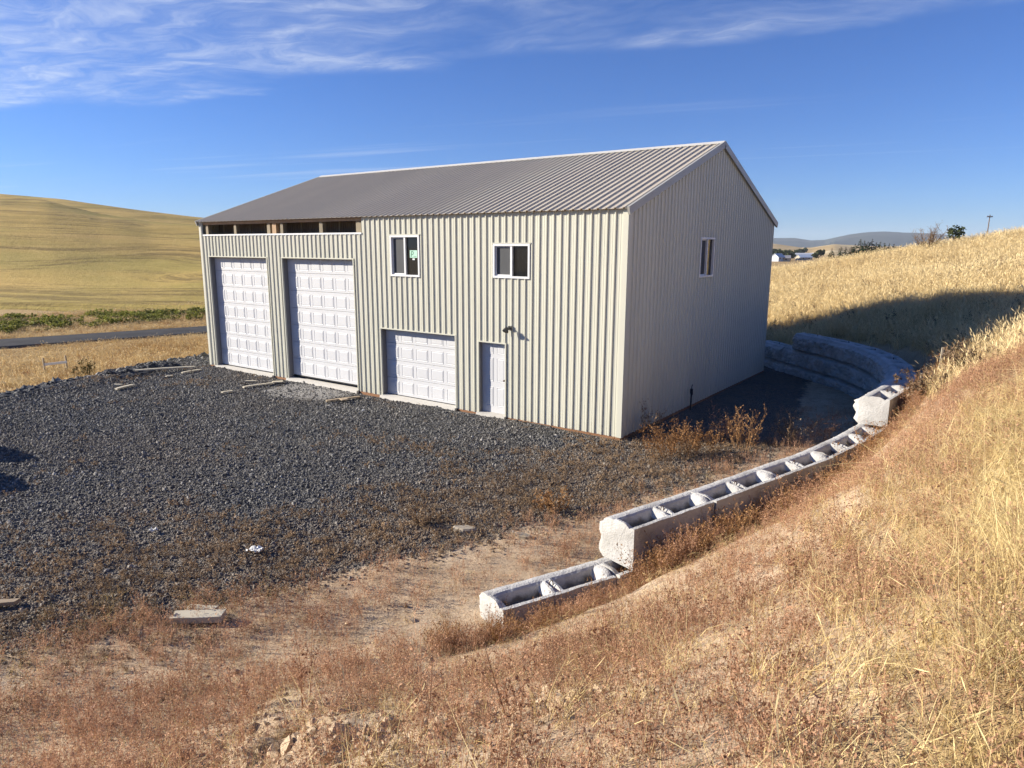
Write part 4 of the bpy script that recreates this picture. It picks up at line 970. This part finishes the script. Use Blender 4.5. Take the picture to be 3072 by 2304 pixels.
# golden standing grass over the far hillside
c_gd = protos('kinds of golden grass', [tuft(600 + s, 34, .62, .2, .45, .0042, M_GOLD, 3, (.22, .05), .45) for s in range(6)])
def ggk(x, y):
    sd, par = wall_d(x, y); d = np.hypot(x - CAM[0], y - CAM[1])
    near = sstep(.6, 1.6, sd) * sstep(-3.5, 3.0, y + .5 * fbm(x, y, 2, 3) - (7.6 - x) * 1.2) * (par < 25)
    far = (y > 13) * sstep(.2, 1.0, sd)
    return np.clip(np.maximum(near * .8, far), 0, 1) * seen(x, y) * np.clip(1.1 - (d - 18) * .018, .3, 1) * ~inbarn(x, y)
x, y = ptsin(-16, 26, -4, 56, 22, ggk); n = len(x); d = np.hypot(x - CAM[0], y - CAM[1])
low = sstep(30, 22, d) * sstep(11, 14, y)
scatter('golden_grass', P3(x, y), c_gd, np.column_stack([rng.uniform(.8, 1.25, n) * (1 + np.clip(d - 15, 0, 30) * .012)] * 2 + [rng.uniform(.65, 1.15, n)]), upright(n, .1), np.clip(.68 + .7 * fbm(x * .35, y * .35, 3, 68) - .75 * low, -.3, 1), 'tall golden dry grass covering the hillside behind the building', 'grass')
# darker dry growth mixed into the foot of the hill
c_dk = protos('kinds of dark weed', [weed(700 + s, 5, .6, .1, .3, .004, M_BROWN, 7, .02, 4) for s in range(4)])
x, y = ptsin(-6, 14, -6, 45, 2.2, lambda x, y: (wall_d(x, y)[0] > .7) * seen(x, y) * (y > -1.5) * (.25 + .75 * sstep(.0, .3, fbm(x * .3, y * .3, 3, 70))) * np.where(y > 20, .35, 1) * ~inbarn(x, y)); n = len(x)
scatter('dark_hill_weeds', P3(x, y), c_dk, rng.uniform(.5, 1.2, n), upright(n, .12), rng.uniform(.0, .7, n), 'brown dead weeds standing among the golden grass on the hill', 'weeds')
# left-hand field below the yard
c_fl = protos('kinds of field grass', [tuft(800 + s, 30, .5, .32, .6, .008, M_GOLD, 2, (.1, 0), .2) for s in range(5)] + [tuft(810, 26, .5, .3, .6, .008, M_RUST, 2)])
def fk(x, y):
    s = (x - RA[0]) * RN[0] + (y - RA[1]) * RN[1]
    return (pad_edge(x, y) > 1.6) * (np.abs(s) > 2.9) * seen(x, y) * (x > -75) * ~inbarn(x, y)
x, y = ptsin(-75, -16, -22, 45, 5.5, fk); n = len(x); sroad = (x - RA[0]) * RN[0] + (y - RA[1]) * RN[1]
hv = np.where(np.abs(sroad) < 9, .8, 1.0)
scatter('field_grass', P3(x, y), c_fl, np.column_stack([rng.uniform(.9, 1.5, n)] * 2 + [rng.uniform(.5, 1.0, n) * hv]), upright(n, .1), np.clip(.05 + .6 * fbm(x * .12, y * .12, 3, 71), -.2, 1), 'orange gold dry grass in the field between the yard and the road', 'grass')
# green ditch growth beyond the road
c_gr = protos('kinds of ditch plant', [weed(900 + s, 12, .8, .6, .5, .012, M_GREEN, 8, .06, 8) for s in range(4)] + [tuft(910 + s, 40, .8, .6, .6, .012, M_GOLD, 2) for s in range(2)])
x, y = ptsin(-110, -40, -45, 60, 2.2, lambda x, y: seen(x, y) * np.exp(-(((x - RA[0]) * RN[0] + (y - RA[1]) * RN[1] - 15 + 3 * fbm(y * .05, x * 0, 2, 9)) / 4.2) ** 2) * (.4 + .6 * (fbm(x * .08, y * .08, 3, 72) > -.1))); n = len(x)
scatter('ditch_plants', P3(x, y), c_gr, np.column_stack([rng.uniform(.7, 1.6, n)] * 2 + [rng.uniform(.35, .95, n)]), upright(n, .1), np.clip(.3 + .9 * fbm(x * .1, y * .1, 3, 73), 0, 1), 'green leafy growth along the ditch beyond the road', 'plants')
# a few weed bushes that stand by themselves
def bush(name, x, y, h, mat, label, n=26, seed=0, spread=.22, lean=.55, w=.003, leaf=.016, cat='bush', group=None, z=None, branches=8):
    me = weed(seed, n, h, spread, lean, w, mat, branches, leaf, 5, name)
    o = obj(name, me, None, (x, y, float(fast_height(np.array([x]), np.array([y]))[0]) if z is None else z)); return tag(o, label, cat, group)
bush('weed_bush', 1.55, -.75, .85, M_RUST, 'broad rust coloured weed bush nearest the front right corner of the building', 60, 11, .5, .5)
bush('weed_bush', 2.05, -.1, .8, M_RUST, 'rust coloured weed bush just behind the broad one at the building corner', 40, 17, .4, .5)
bush('weed_bush', .55, .75, .95, M_BROWN, 'thin dark weed bush against the foot of the gable wall by its near corner', 24, 12, .35, .45)
bush('weed_bush', 2.75, 1.1, 1.05, M_RUST, 'tall pale stemmed weed bush at the edge of the building shadow', 26, 13, .3, .4, .0045)
bush('weed_bush', 2.15, 1.6, .9, M_RED, 'dark red weed bush in the shade between the building corner and the block wall', 24, 14, .3, .45)
bush('weed_bush', 3.55, 2.0, .85, M_BROWN, 'brown weed bush in the shade close to the long row of wall blocks', 24, 18, .3, .5)
bush('weed_bush', 4.2, 2.7, .8, M_RED, 'dark red weed bush in front of the block standing proud in the wall', 22, 19, .3, .5)
bush('weed_bush', 1.2, -5.1, .42, M_RUST, 'small upright orange weed at the gravel edge beside the step in the wall', 34, 15, .28, .35, .0025)
bush('weed_bush', -.3, -6.9, .3, M_BROWN, 'low brown weed on the gravel edge left of the pale flat stone', 22, 16, .25, .7, .0025)
bush('sagebrush', -25.3, -1.9, 1.0, M_OLIVE, 'dark olive brush standing in the golden field below the yard edge', 16, 21, .35, .3, .009, .03)
bush('sagebrush', -24.0, -.9, .4, M_OLIVE, 'low olive brush on the field edge nearer the building than the taller one', 20, 22, .3, .8, .006, .04)
for k, (x, y, h, lb) in enumerate(((3.0, -11.9, .85, 'tall bare reddish weed rising over the bare soil left of the lowest wall block'), (2.3, -12.1, .65, 'reddish weed standing left of the soil clods'),
                                   (4.75, -12.25, .85, 'tallest forked dry weed, in front of the soil clods'), (5.45, -12.2, .6, 'dark dead weed on the near bank right of the soil clods'), (5.0, -10.2, .45, 'dark stemmed weed on the bank below the lowest wall block'), (6.35, -9.3, .5, 'dead stalk standing alone in the straw on the near bank'))):
    bush('dry_weed', x, y, h, M_RED, lb, 5, 40 + k, .05, .22, .0042, .011, 'weed', None, None, 9)
bush('dark_weed_clump', 6.4, 1.0, .75, M_BROWN, 'dark dead weed clump on the sunny slope just right of the raised wall block', 26, 61, .3, .7, .004, .03)
bush('dark_weed_clump', 7.15, 1.4, .7, M_BROWN, 'dark dead weed clump on the slope at the right edge above the wall', 26, 62, .3, .7, .004, .03)
# skyline shrubs
def hpoint(pxl, d): x, y, _ = at_px(pxl, d, 0); return x, y, float(fast_height(np.array([x]), np.array([y]))[0])
x, y, z = hpoint(2782, 47); bush('bare_shrub', x, y, 2.0, M_BROWN, 'bare twiggy shrub standing on the skyline of the golden hill', 30, 31, .25, .75, .02, .02, 'shrub', None, z, 9)
def leafy(name, x, y, z, h, w, mat, label, seed, n=900, group=None, cat='tree', trunk=.12, leaf=.14):
    r = np.random.default_rng(seed); t = empty(name, (x, y, z)); tag(t, label, cat, group)
    mb = MB(); mb.tube([(0, 0, -.3), (.03 * h, 0, h * .3), (.0, .02 * h, h * .62)], [trunk, trunk * .75, trunk * .3], 7)
    nb = 6; cs = []
    for k in range(nb):
        a = k * 2.4 + r.normal(0, .3); q = Vector((math.cos(a) * w * .33, math.sin(a) * w * .33, h * r.uniform(.5, .85))); cs.append(q); mb.tube([(0, 0, h * .3), (q.x * .5, q.y * .5, h * .45), tuple(q)], [trunk * .5, trunk * .3, trunk * .1], 5)
    mb.build('trunk', M_BARK, t)
    cs.append(Vector((0, 0, h * .82))); rows = []
    for _ in range(n):
        c = cs[r.integers(0, len(cs))]; v = r.normal(0, 1, 3); v /= np.linalg.norm(v); rr = r.random() ** .45
        p = np.array(c) + v * np.array([w * .27, w * .27, h * .2]) * rr * r.uniform(.7, 1.25); a = r.normal(0, 1, 3); a /= np.linalg.norm(a); b_ = np.cross(a, r.normal(0, 1, 3)); b_ /= np.linalg.norm(b_) + 1e-9
        tt = r.uniform(0, 1); l_ = leaf * r.uniform(.6, 1.4); rows.append(([p - a * l_, p, p + a * l_], [l_ * .2, l_ * .6, 0.0], b_, [tt] * 3))
    V, Fc, C = strip_mesh(rows); obj('crown', mesh('crown', V, Fc, mat, col=C), t); return t
x, y, z = hpoint(2858, 48); leafy('leafy_shrub', x, y, z, 1.5, 1.0, M_LEAF, 'green leafy shrub on the skyline right of the bare twiggy one', 33, 260, None, 'shrub', .05, .09)
# conifer grove beyond the hill
def conifer_meshes(seed, h):
    r = np.random.default_rng(seed); mb = MB(); mb.tube([(0, 0, -.5), (0, 0, h * .5), (0, 0, h * .97)], [h * .022, h * .014, h * .003], 6)
    tr = mesh('trunk', mb.V, mb.F, M_BARK); rows = []
    for k in range(34):
        f = k / 34; z = h * (.10 + .88 * f); R = h * .33 * (1 - f) ** .8 * r.uniform(.75, 1.15) + .08
        for _b in range(int(5 + 4 * (1 - f))):
            a = r.uniform(0, 2 * math.pi); d = np.array([math.cos(a), math.sin(a), 0]); s = np.array([-d[1], d[0], 0]); L = R * r.uniform(.6, 1.15); dr = r.uniform(.15, .5); tt = r.uniform(0, 1)
            rows.append(([np.array([0, 0, z]), np.array([0, 0, z]) + d * L * .6 + np.array([0, 0, -dr * L * .4]), np.array([0, 0, z]) + d * L + np.array([0, 0, -dr * L])], [.05, L * .38, 0.0], s, [tt * .6, tt, tt]))
            rows.append(([np.array([0, 0, z]) + d * L * .3, np.array([0, 0, z - dr * L * .7]) + d * L * .75], [L * .1, L * .22], np.array([0, 0, 1.0]) * .6 + s * .5, [tt * .5, tt * .8]))
    V, Fc, C = strip_mesh(rows); return tr, mesh('crown', V, Fc, M_PINE, col=C)
CM = [conifer_meshes(70 + k, 8.0) for k in range(4)]
grove = [(2495, 736, 0), (2521, 731, 1), (2536, 733, 2), (2552, 731, 3), (2563, 722, 0), (2578, 708, 1), (2590, 712, 2), (2601, 715, 3), (2613, 707, 0), (2627, 717, 1), (2638, 716, 2), (2651, 719, 3), (2665, 721, 0), (2680, 722, 1), (2700, 726, 2), (2718, 729, 3)]
for i, (pxl, pyl, k) in enumerate(grove):
    d = 118 + 9 * math.sin(i * 2.7); x, y, zt = at_px(pxl, d, None, pyl); z0 = float(fast_height(np.array([x]), np.array([y]))[0]); hh = zt - z0
    t = empty('conifer', (x, y, z0), i * 1.3); t.scale = (hh / 8.0 * (1.25 if hh < 6 else 1.0), hh / 8.0 * (1.25 if hh < 6 else 1.0), hh / 8.0)
    lb = {0: 'short dark conifer standing apart at the left end of the grove beyond the hill', 5: 'tallest dark conifer on the left of the grove beyond the hill', 8: 'tallest pointed conifer in the middle of the grove beyond the hill', 15: 'small conifer at the right end of the grove, half sunk behind the grass'}.get(i, ('second', 'third', 'fourth', 'fifth', '', 'seventh', 'eighth', '', 'tenth', 'eleventh', 'twelfth', 'thirteenth', 'fourteenth', 'fifteenth')[i - 1] + ' dark conifer from the left end of the grove beyond the golden hill' if 0 < i < 15 else '')
    tag(t, lb, 'tree', 'conifers in the grove beyond the hill')
    obj('trunk', CM[k][0], t); obj('crown', CM[k][1], t)
# utility pole
x, y, zt = at_px(2951, 150, None, 640); z0 = -2.0; up_ = empty('utility_pole', (x, y, z0)); tag(up_, 'lone utility pole with a crossarm rising behind the hill', 'utility pole'); up_.rotation_euler = (0, .02, YAW)
MB().tube([(0, 0, -1), (0, 0, (zt - z0) * .5), (0, 0, zt - z0)], [.16, .13, .09], 8).build('pole', M_POLE, up_)
MB().box(-.6, .6, -.07, .07, zt - z0 - .5, zt - z0 - .32).build('crossarm', M_POLE, up_)
for dx in (-.52, -.25, .25, .52): MB().tube([(dx, 0, zt - z0 - .32), (dx, 0, zt - z0 - .25), (dx, 0, zt - z0 - .17)], [.03, .06, .03], 8).build('insulator', M_STEEL, up_)
# the few houses and trees in the valley
M_HW = simple('white house paint', (0.50, 0.52, 0.55), .6, .05, 3, 0); M_HB = simple('tan house paint', (0.45, 0.38, 0.29), .6, .1, 3, 0); M_HR = simple('grey shingles', (0.22, 0.22, 0.24), .8, .15, 4, 0); M_HRB = simple('blue grey metal roof', (0.42, 0.48, 0.56), .5, .1, 4, 0)
def house(pxl, d, w, dp, h, rf, wall, roofm, rz, label, wins=2):
    x, y, _ = at_px(pxl, d, 0); z = -3.3; t = empty('house', (x, y, z), YAW + rz); tag(t, label, 'house')
    MB().box(-w / 2, w / 2, -dp / 2, dp / 2, -.5, h).add([(-w / 2, -dp / 2, h), (-w / 2, dp / 2, h), (-w / 2, 0, h + rf), (w / 2, -dp / 2, h), (w / 2, dp / 2, h), (w / 2, 0, h + rf)], ((0, 2, 1), (3, 4, 5))).build('wall', wall, t)
    mb = MB(); o = .35
    for s in (-1, 1): mb.add([(-w / 2 - o, s * (dp / 2 + o), h - .25), (w / 2 + o, s * (dp / 2 + o), h - .25), (w / 2 + o, 0, h + rf + .12), (-w / 2 - o, 0, h + rf + .12), (-w / 2 - o, s * (dp / 2 + o), h - .4), (w / 2 + o, s * (dp / 2 + o), h - .4), (w / 2 + o, 0, h + rf - .05), (-w / 2 - o, 0, h + rf - .05)], ((0, 1, 2, 3), (7, 6, 5, 4), (0, 4, 5, 1), (0, 3, 7, 4), (1, 5, 6, 2)))
    mb.build('roof', roofm, t)
    for k in range(wins):
        xx = -w / 2 + (k + .5) * w / wins; MB().box(xx - .5, xx + .5, -dp / 2 - .04, -dp / 2 + .02, h * .45, h * .45 + 1.1).build('window', M_GLASS, t)
    MB().box(w * .28, w * .28 + .9, -dp / 2 - .05, -dp / 2 + .02, 0, 2.0).build('door', M_HB, t)
house(2334, 430, 5.5, 6, 2.9, 1.9, M_HW, M_HRB, .5, 'white house with a blue grey roof in the valley beside the building corner')
house(2358, 430, 5.0, 5, 2.4, 1.3, M_HB, M_HR, -.3, 'small tan house right of the white one in the valley', 1)
house(2405, 640, 21, 9, 2.6, 1.2, M_HW, M_HW, .08, 'long low white shed in the valley', 5)
house(2412, 480, 9.0, 6, 2.2, 1.5, M_HB, M_HRB, .2, 'low tan house with a pale roof below the long shed', 2)
for i, (pxl, d, h, w, lb) in enumerate(((2322, 560, 7.5, 9, 'round tree at the building corner in the upper valley row'), (2336, 575, 7, 8, 'second round tree from the building in the upper valley row'), (2347, 570, 6, 7, 'small round tree ending the upper valley row'),
    (2324, 470, 6, 9, 'dark round tree behind the white valley house'), (2338, 480, 6.5, 8, 'dark round tree just right above the white valley house'), (2362, 500, 6.8, 8, 'olive round tree left of the long white shed'), (2372, 470, 5.5, 6, 'smaller olive tree in front of the long white shed'),
    (2394, 720, 7.5, 8, 'dark tree behind the long white shed on its left'), (2411, 720, 8.5, 7, 'dark tree behind the middle of the long white shed'), (2455, 430, 7.0, 6.0, 'lone grey green tree right of the long white shed'))):
    x, y, _ = at_px(pxl, d, 0); leafy('round_tree', x, y, -3.3, h, w, M_LEAF, lb, 80 + i, 420, 'trees in the valley', 'tree', .25, .75)

# ------------------------------------------------------------------ things lying about
def plank(name, a, b_, w, t, mat, label, lift=.02, bend=.01, tilt=0.0, cat='board', split=False):
    a = np.array(a); b_ = np.array(b_); L = float(np.linalg.norm(b_ - a)); c = (a + b_) / 2; n = 7; V = []; Fc = []
    r = np.random.default_rng(int(abs(c[0] * 1000)))
    for i in range(n):
        u = -L / 2 + L * i / (n - 1); bz = bend * (1 - (2 * i / (n - 1) - 1) ** 2); by = .006 * math.sin(i * 1.3); e = .004
        jag = r.uniform(-.02, .02) * (i in (0, n - 1))
        for (yy, zz_) in ((-w / 2 + e, 0), (w / 2 - e, 0), (w / 2, e), (w / 2, t - e), (w / 2 - e, t), (-w / 2 + e, t), (-w / 2, t - e), (-w / 2, e)):
            V.append((u + jag * (1 if yy > 0 else -1), yy + by, zz_ + bz + yy * math.tan(tilt)))
    for i in range(n - 1):
        for k in range(8): Fc.append((i * 8 + k, (i + 1) * 8 + k, (i + 1) * 8 + (k + 1) % 8, i * 8 + (k + 1) % 8))
    Fc += [tuple(range(8)), tuple(range((n - 1) * 8, n * 8))[::-1]]
    za, zb = [float(fast_height(np.array([q[0]]), np.array([q[1]]))[0]) for q in (a, b_)]
    o = obj(name, mesh(name, V, Fc, mat), None, (c[0], c[1], max((za + zb) / 2, 0 if False else (za + zb) / 2) + lift), (0, -math.atan2(zb - za, L), math.atan2(b_[1] - a[1], b_[0] - a[0])))
    return tag(o, label, cat)
plank('board', (-17.95, -.95), (-18.58, -2.94), .14, .045, M_SCRAP, 'longest pale board lying on the yard edge left of the tall doors', .10)
plank('board', (-17.46, -1.75), (-17.43, -1.0), .12, .04, M_SCRAP, 'pale board beside the right end of the longest one', .05)
plank('board', (-17.3, -2.45), (-17.26, -2.2), .10, .04, M_SCRAP, 'short pale offcut below the longest board', .04, .0)
plank('board', (-17.15, -4.35), (-16.94, -4.2), .10, .04, M_SCRAP, 'tiny pale offcut at the brow of the yard edge', .05, .0)
plank('board', (-16.2, -4.72), (-16.52, -4.0), .13, .045, M_SCRAP, 'pale board slanting at the brow of the yard edge', .06)
plank('board', (-14.12, -1.29), (-13.86, -1.02), .11, .04, M_SCRAP, 'short pale offcut in front of the first tall door', .05, .0)
plank('board', (-13.06, -2.05), (-12.98, -.95), .11, .045, M_SCRAP, 'pale board lying at the edge of the grey mortar fan', .05)
plank('board', (-13.13, -.86), (-12.92, -.58), .26, .03, M_SCRAP, 'square pale offcut on the far end of the board by the mortar fan', .07, .0)
plank('board', (-12.95, -2.9), (-12.86, -2.58), .11, .04, M_SCRAP, 'short pale offcut out on the gravel', .05, .0)
plank('board', (-9.2, -1.72), (-8.93, -.6), .13, .04, M_SCRAPB, 'brown plank lying right of the second tall door', .05)
plank('board', (-8.98, -1.28), (-8.72, -1.38), .22, .03, M_SCRAPB, 'brown offcut laid across the plank by the second tall door', .10, .0)
plank('timber', (-.66, -11.2), (-.17, -10.79), .16, .085, M_SCRAP, 'thick weathered timber offcut on the soil at the near edge of the gravel', .05, .0, .12, 'timber')
plank('board', (-.85, -10.9), (-.5, -10.72), .16, .03, M_SCRAP, 'thin pale board half buried behind the thick timber', .02, .0)
plank('board', (-3.1, -12.5), (-2.76, -12.2), .10, .05, M_SCRAPB, 'grey board end at the left edge of the picture', .05, .0)
M_DULL = simple('dull flat stone', (0.34, 0.29, 0.225), .9, .25, 9, .5, .01)
def slabstone(x, y, w, d, h, rz, label, seed):
    r = random.Random(seed); n = 11; V = []; Fc = []
    ring = [(math.cos(2 * math.pi * k / n) * w / 2 * r.uniform(.75, 1.1), math.sin(2 * math.pi * k / n) * d / 2 * r.uniform(.75, 1.1)) for k in range(n)]
    for zz_, s in ((-.03, 1.0), (h * .7, 1.0), (h, .86)): V += [(a * s, b_ * s, zz_ + r.uniform(-.008, .008)) for a, b_ in ring]
    for i in range(2):
        for k in range(n): Fc.append((i * n + k, i * n + (k + 1) % n, (i + 1) * n + (k + 1) % n, (i + 1) * n + k))
    Fc.append(tuple(range(2 * n, 3 * n)))
    o = obj('stone_slab', mesh('stone_slab', V, Fc, M_DULL), None, (x, y, float(fast_height(np.array([x]), np.array([y]))[0])), (0, 0, rz)); return tag(o, label, 'stone')
slabstone(.5, -6.7, .45, .22, .07, .5, 'pale flat stone at the gravel edge below the low weeds', 3)
slabstone(1.45, -6.35, .4, .16, .05, .1, 'thin pale flat stone on bare soil left of the step in the block wall', 4)
# crumpled scrap of white plastic
def scrap(x, y, s, label, seed):
    r = np.random.default_rng(seed); n = 9; g = np.linspace(-1, 1, n); V = []; Fc = []
    for i in range(n):
        for j in range(n): V.append((g[i] * s * (1 + .2 * r.normal()), g[j] * s * .55 * (1 + .2 * r.normal()), .02 + abs(r.normal(0, .035))))
    for i in range(n - 1):
        for j in range(n - 1): Fc.append((i * n + j, (i + 1) * n + j, (i + 1) * n + j + 1, i * n + j + 1))
    o = obj('plastic_scrap', mesh('plastic_scrap', V, Fc, M_PVC), None, (x, y, float(fast_height(np.array([x]), np.array([y]))[0]) + .02), (0, 0, r.uniform(0, 3))); return tag(o, label, 'litter')
scrap(-1.62, -9.35, .13, 'crumpled white plastic scrap among the weeds at the lower gravel edge', 1)
scrap(-3.7, -9.9, .06, 'small white scrap on the gravel left of the crumpled plastic', 2)
scrap(-7.3, -1.95, .06, 'tiny white scrap on the gravel in front of the low door', 3)
# crumpled near-black strips along the brow of the yard
def sheet(y0, y1, off, w, label, seed):
    n, m_ = 110, 15; V = []; Fc = []
    for i in range(n):
        y = y0 + (y1 - y0) * i / (n - 1); xe = -20.3 - .37 * (y + 1.9) if y < -1.9 else -20.3
        for j in range(m_):
            x = xe + off + w * (j / (m_ - 1) - .5); V.append((x + .12 * float(fbm(np.array(y * 2.0), np.array(j * .3), 2, seed)), y, 0))
    V = np.array(V); V[:, 2] = fast_height(V[:, 0], V[:, 1]) + .03 + .22 * np.abs(fbm(V[:, 0] * 3.4, V[:, 1] * 2.6, 4, seed + 1)) * np.tile(np.sin(np.linspace(.15, math.pi - .15, m_)), n)
    for i in range(n - 1):
        for j in range(m_ - 1): Fc.append((i * m_ + j, (i + 1) * m_ + j, (i + 1) * m_ + j + 1, i * m_ + j + 1))
    return tag(obj('black_strip', mesh('black_strip', V, Fc, M_BLACK)), label, 'sheet')
sheet(-8.2, -4.9, .15, 1.1, 'crumpled black ground sheet along the far left brow of the yard', 91)
sheet(-3.7, -.9, .95, 1.3, 'crumpled black strip beside the long boards near the building', 92)
ro = empty('dark_roll', (-19.55, -7.75, -.02), 1.2); tag(ro, 'dark cylinder lying at the left edge of the picture', 'roll')
mb = MB(); mb.tube([(-.8, 0, .16), (0, 0, .17), (.8, 0, .16)], [.17, .175, .17], 14); mb.build('roll_body', M_BLACK, ro)  # plain near-black cylinder on the yard edge
MB().tube([(-.84, 0, .16), (-.79, 0, .16)], .05, 10).build('core', M_SCRAPB, ro)
# stake frame out in the field
fr = empty('stake_frame', (-29.7, -1.4, 0)); tag(fr, 'small frame of two stakes and a pale crossboard standing in the golden field', 'stakes')
zf = float(fast_height(np.array([-29.7]), np.array([-1.4]))[0])
for (x, y, h) in ((-.22, -.42, .78), (.14, .42, .85)):
    MB().box(x - .035, x + .035, y - .035, y + .035, zf - .1, zf + h).build('stake', M_SCRAPB, fr)
mb = MB(); mb.add([(-.22 + .05, -.42, zf + .42), (.14 + .05, .42, zf + .47), (.14 + .05, .42, zf + .58), (-.22 + .05, -.42, zf + .53), (-.22 + .09, -.42, zf + .42), (.14 + .09, .42, zf + .47), (.14 + .09, .42, zf + .58), (-.22 + .09, -.42, zf + .53)], ((3, 2, 1, 0), (4, 5, 6, 7), (0, 1, 5, 4), (2, 3, 7, 6), (1, 2, 6, 5), (3, 0, 4, 7))); mb.build('crossboard', M_PVC, fr)
# grade stakes by the wall
for k, (x, y, h, lb) in enumerate(((6.1, 2.6, .85, 'white grade stake behind the curved wall, left of a pair'), (6.45, 2.75, .8, 'white grade stake behind the curved wall, right of a pair'))):
    z = float(fast_height(np.array([x]), np.array([y]))[0]); mb = MB(); mb.add([(-.02, -.01, -.2), (.02, -.01, -.2), (.02, .01, -.2), (-.02, .01, -.2), (-.02, -.01, h), (.02, -.01, h), (.02, .01, h - .01), (-.02, .01, h - .01)], ((0, 1, 5, 4), (1, 2, 6, 5), (2, 3, 7, 6), (3, 0, 4, 7), (4, 5, 6, 7)))
    o = mb.build('grade_stake', M_SCRAP, None); o.location = (x, y, z); o.rotation_euler = (.05 - .08 * k, .04, .4); tag(o, lb, 'stake')
# two unseen heaps added at the left to throw the dark pointed shadows
def heap(x, y, r_, h, label, seed):
    n, m_ = 40, 18; V = [(0, 0, h)]; Fc = []
    for j in range(1, m_):
        f = j / (m_ - 1)
        for i in range(n):
            a = 2 * math.pi * i / n; rr = r_ * f * (1 + .12 * float(fbm(np.array(math.cos(a) * 2 + seed), np.array(math.sin(a) * 2), 2, seed)))
            V.append((math.cos(a) * rr, math.sin(a) * rr, h * (1 - f) ** .95 + .06 * float(fbm(np.array(math.cos(a) * f * 5), np.array(math.sin(a) * f * 5), 3, seed + 1)) - .12 * f ** 3))
    for i in range(n): Fc.append((0, 1 + i, 1 + (i + 1) % n))
    for j in range(m_ - 2):
        for i in range(n): Fc.append((1 + j * n + i, 1 + (j + 1) * n + i, 1 + (j + 1) * n + (i + 1) % n, 1 + j * n + (i + 1) % n))
    o = obj('shadow_heap', mesh('shadow_heap', V, Fc, M_HEAP, True), None, (x, y, float(fast_height(np.array([x]), np.array([y]))[0])))
    r2 = np.random.default_rng(seed); sv = [np.array([v.co[:] for v in q.data.vertices]) for q in c_st.objects]; sf = [[tuple(p.vertices) for p in q.data.polygons] for q in c_st.objects]; SV = []; SF = []; nb = 0
    for _ in range(1500):
        k = r2.integers(0, len(sv)); vtx = np.array(V[r2.integers(0, len(V) - n)]) + r2.normal(0, .05, 3) * (1, 1, .3); q = sv[k] * r2.uniform(.05, .13); a = r2.uniform(0, 6.3); ca, sa = math.cos(a), math.sin(a)
        SV.append(np.column_stack([q[:, 0] * ca - q[:, 1] * sa, q[:, 0] * sa + q[:, 1] * ca, q[:, 2]]) + vtx); SF += [tuple(i + nb for i in f) for f in sf[k]]; nb += len(q)
    st = obj('loose_stones', mesh('loose_stones', np.concatenate(SV), SF, M_HEAP), o); st['kind'] = 'stuff'
    return tag(o, label, 'gravel heap')
M_HEAP = simple('heaped basalt', (0.11, 0.11, 0.112), .9, .5, 26, 1.0, .05)
heap(-14.0, -11.6, 2.1, 2.0, 'unseen added heap off the left edge whose shadow falls higher up the yard', 5)
heap(-11.7, -12.35, 2.0, 1.95, 'nearer unseen heap added off the left edge to throw the lower pointed shadow', 6)

# turned clods of soil on the near bank
M_CLOD = simple('dry soil clods', (0.54, 0.40, 0.26), .95, .3, 9, .6, .03)
c_cl = protos('kinds of clod', [stone_mesh(40 + s_, M_CLOD) for s_ in range(6)])
def ck(x, y): return np.clip(clodzone(x, y) + .02 * (y < -9) * (x > 1), 0, 1)
x, y = ptsin(1, 7.5, -14.5, -9, 210, ck); n = len(x)
scatter('soil_clods', P3(x, y, .0), c_cl, np.clip(rng.lognormal(math.log(.055), .6, n), .015, .19), rng.uniform(-math.pi, math.pi, (n, 3)), rng.random(n), 'lumps of dry turned soil on the near bank', 'soil')

# ------------------------------------------------------------------ haze
hz = MB().box(-9100, 9100, -9100, 9100, -5.5, 190)
hm = bpy.data.materials.new('haze'); hm.use_nodes = True; hm.node_tree.nodes.clear()
ho = hm.node_tree.nodes.new('ShaderNodeOutputMaterial'); hv_ = hm.node_tree.nodes.new('ShaderNodeVolumePrincipled')
hv_.inputs['Color'].default_value = (0.80, 0.88, 1.0, 1); hv_.inputs['Density'].default_value = 0.85e-4; hv_.inputs['Anisotropy'].default_value = 0.0
hm.node_tree.links.new(hv_.outputs[0], ho.inputs['Volume'])
tag(hz.build('haze', hm), 'thin bluish summer haze over the far land', 'haze', None, 'stuff')
